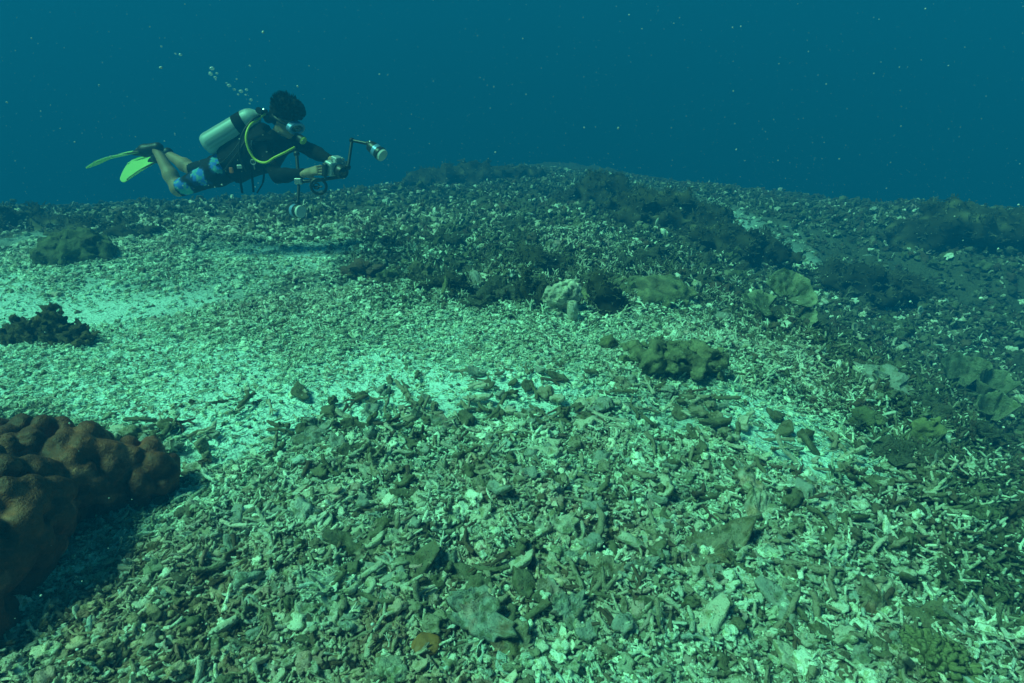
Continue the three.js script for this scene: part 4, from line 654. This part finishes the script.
{ // camera in its housing, two strobes on jointed arms
  const rig = thing('underwater_camera', 'silver underwater camera housing with two strobes on black arms held by the diver', 'camera', O);
  const hm = frame([1.135, 0.07, 0.335], V(0.8, -0.28, 0.55), V(0.15, 0.95, 0.1)), h = new THREE.Group(); h.name = 'housing'; h.applyMatrix4(hm); rig.add(h);
  part(h, 'case', mergeGeometries([new RoundedBoxGeometry(0.17, 0.115, 0.09, 4, 0.022), new RoundedBoxGeometry(0.075, 0.04, 0.07, 3, 0.012).translate(0.01, 0.07, 0)].map(bare)).toNonIndexed(), D.housing).geometry.computeVertexNormals();
  part(h, 'lens_port', new THREE.LatheGeometry([[0, 0.02], [0.05, 0.02], [0.053, 0.05], [0.05, 0.085], [0.044, 0.09], [0.043, 0.08], [0, 0.08]].map((p) => new THREE.Vector2(...p)), 32).rotateX(Math.PI / 2).translate(-0.005, -0.005, 0.02), D.dark);
  part(h, 'glass', new THREE.SphereGeometry(0.05, 24, 12, 0, 6.283, 0, 1.0).rotateX(Math.PI / 2).translate(-0.005, -0.005, 0.068), D.lens);
  for (const [x, y] of [[0.05, 0.06], [0.065, 0.06], [-0.05, 0.062]]) part(h, 'button', new THREE.CylinderGeometry(0.008, 0.009, 0.022, 12).translate(x, y + 0.004, 0.01), D.steel);
  for (const s of [-1, 1]) part(h, 'grip', new RoundedBoxGeometry(0.03, 0.11, 0.045, 3, 0.012).translate(s * 0.105, -0.01, 0.0), D.dark);
  part(rig, 'tray', smoothTube([[1.2, 0.0, 0.3], [1.1, -0.01, 0.345], [0.98, -0.025, 0.385], [0.837, -0.033, 0.371]], 0.014, 24, 8), D.dark);
  const rod = (name, p, r = 0.0125) => { const g = [smoothTube(p, r, 10, 10), ...p.map((e) => new THREE.SphereGeometry(r * 1.75, 14, 10).translate(...e))]; part(rig, name, smooth(mergeGeometries(g.map(bare))), D.dark); };
  rod('arm', [[1.2, 0.03, 0.32], [1.24, 0.075, 0.345]]); rod('arm', [[1.24, 0.075, 0.345], [1.266, 0.273, 0.244]]); rod('arm', [[1.266, 0.273, 0.244], [1.41, 0.25, 0.3]]);
  rod('arm', [[0.809, 0.17, 0.26], [0.837, -0.033, 0.371]], 0.014); rod('arm', [[0.837, -0.033, 0.371], [0.837, -0.19, 0.455]]);
  part(rig, 'clamp', new RoundedBoxGeometry(0.06, 0.05, 0.05, 3, 0.01).translate(0.84, -0.03, 0.378), D.steel);
  const strobe = (at, fwd, up) => {
    const g = new THREE.Group(); g.name = 'strobe'; g.applyMatrix4(frame(at, fwd, up)); rig.add(g);
    part(g, 'case', new THREE.LatheGeometry([[0, -0.075], [0.03, -0.075], [0.043, -0.06], [0.047, -0.02], [0.047, 0.03], [0.054, 0.045], [0.054, 0.062], [0.048, 0.066], [0, 0.058]].map((p) => new THREE.Vector2(...p)), 28).rotateX(Math.PI / 2), D.dark);
    part(g, 'band', new THREE.CylinderGeometry(0.0495, 0.0495, 0.032, 28).rotateX(Math.PI / 2).translate(0, 0, 0.008), D.blue);
    part(g, 'diffuser', new THREE.CylinderGeometry(0.047, 0.05, 0.02, 28).rotateX(Math.PI / 2).translate(0, 0, 0.073), D.front);
    part(g, 'knob', new THREE.CylinderGeometry(0.012, 0.012, 0.02, 12).rotateX(Math.PI / 2).translate(0.015, 0.015, -0.084), D.steel);
  };
  strobe([1.475, 0.205, 0.345], V(0.75, -0.5, 0.45), V(0, 1, 0)); strobe([0.815, -0.245, 0.49], V(0.82, -0.05, 0.55), V(0, 1, 0));
  part(rig, 'lens_ring', mergeGeometries([new THREE.TorusGeometry(0.058, 0.011, 10, 32).rotateY(0.3).translate(1.015, -0.065, 0.44), new THREE.TorusGeometry(0.022, 0.006, 8, 20).rotateY(0.3).translate(1.0, -0.06, 0.45), new THREE.CylinderGeometry(0.007, 0.007, 0.09, 8).rotateZ(1.57).translate(1.0, -0.065, 0.445)].map(bare)), D.dark).geometry.computeVertexNormals();
}
{ // breath bubbles and drifting specks
  const R = rng(99), bm = new THREE.MeshPhysicalMaterial({ color: lin(0.9, 0.95, 0.95), roughness: 0.1, transmission: 0.5, thickness: 0, ior: 1.4 });
  const spots = [[-2.62, 1.6, 0.018], [-2.56, 1.56, 0.01], [-2.49, 1.47, 0.016], [-2.42, 1.4, 0.009], [-2.35, 1.36, 0.014], [-2.33, 1.33, 0.007], [-2.44, 1.52, 0.007], [-2.647, 1.559, 0.016], [-2.635, 1.566, 0.012], [-2.587, 1.53, 0.012], [-2.6, 1.515, 0.007], [-2.53, 1.49, 0.008], [-2.46, 1.44, 0.012], [-2.39, 1.425, 0.016], [-2.362, 1.438, 0.012], [-2.378, 1.398, 0.009], [-2.85, 1.7, 0.012], [-2.872, 1.705, 0.008], [-2.99, 1.76, 0.008], [-2.3, 1.62, 0.008]];
  for (const [x, y, r] of spots) single('air_bubble', new THREE.IcosahedronGeometry(r, 3).scale(1.1, 0.8, 1), bm, 'small silvery air bubble rising in the water above the diver', 'air bubble', [x + 0.12, y - 0.03, -5.15 + 0.1 * (R() - 0.5)], 'air bubbles rising from the diver');
  const N = 15000, im = new THREE.InstancedMesh(new THREE.IcosahedronGeometry(1, 1), plain(0.75, 0.76, 0.72, 1), N), m = new THREE.Matrix4(), q = new THREE.Quaternion();
  for (let i = 0; i < N; i++) {
    let p; do p = V((R() - 0.5) * 14, 0.15 + 4.2 * R() * R(), 1.5 - 11 * R()); while (Math.hypot(p.x, p.y - 1.25, p.z) < 0.9);
    const r = 0.0008 + 0.0022 * R() ** 3; im.setMatrixAt(i, m.compose(p, q.setFromEuler(new THREE.Euler(R() * 6, R() * 6, 0)), V(r * (0.7 + R()), r, r)));
  }
  im.name = 'drifting_specks'; im.userData.kind = 'stuff'; tag(im, 'pale specks of sediment drifting in the water', 'sediment'); shade(im); scene.add(im);
}
renderer.render(scene, camera);
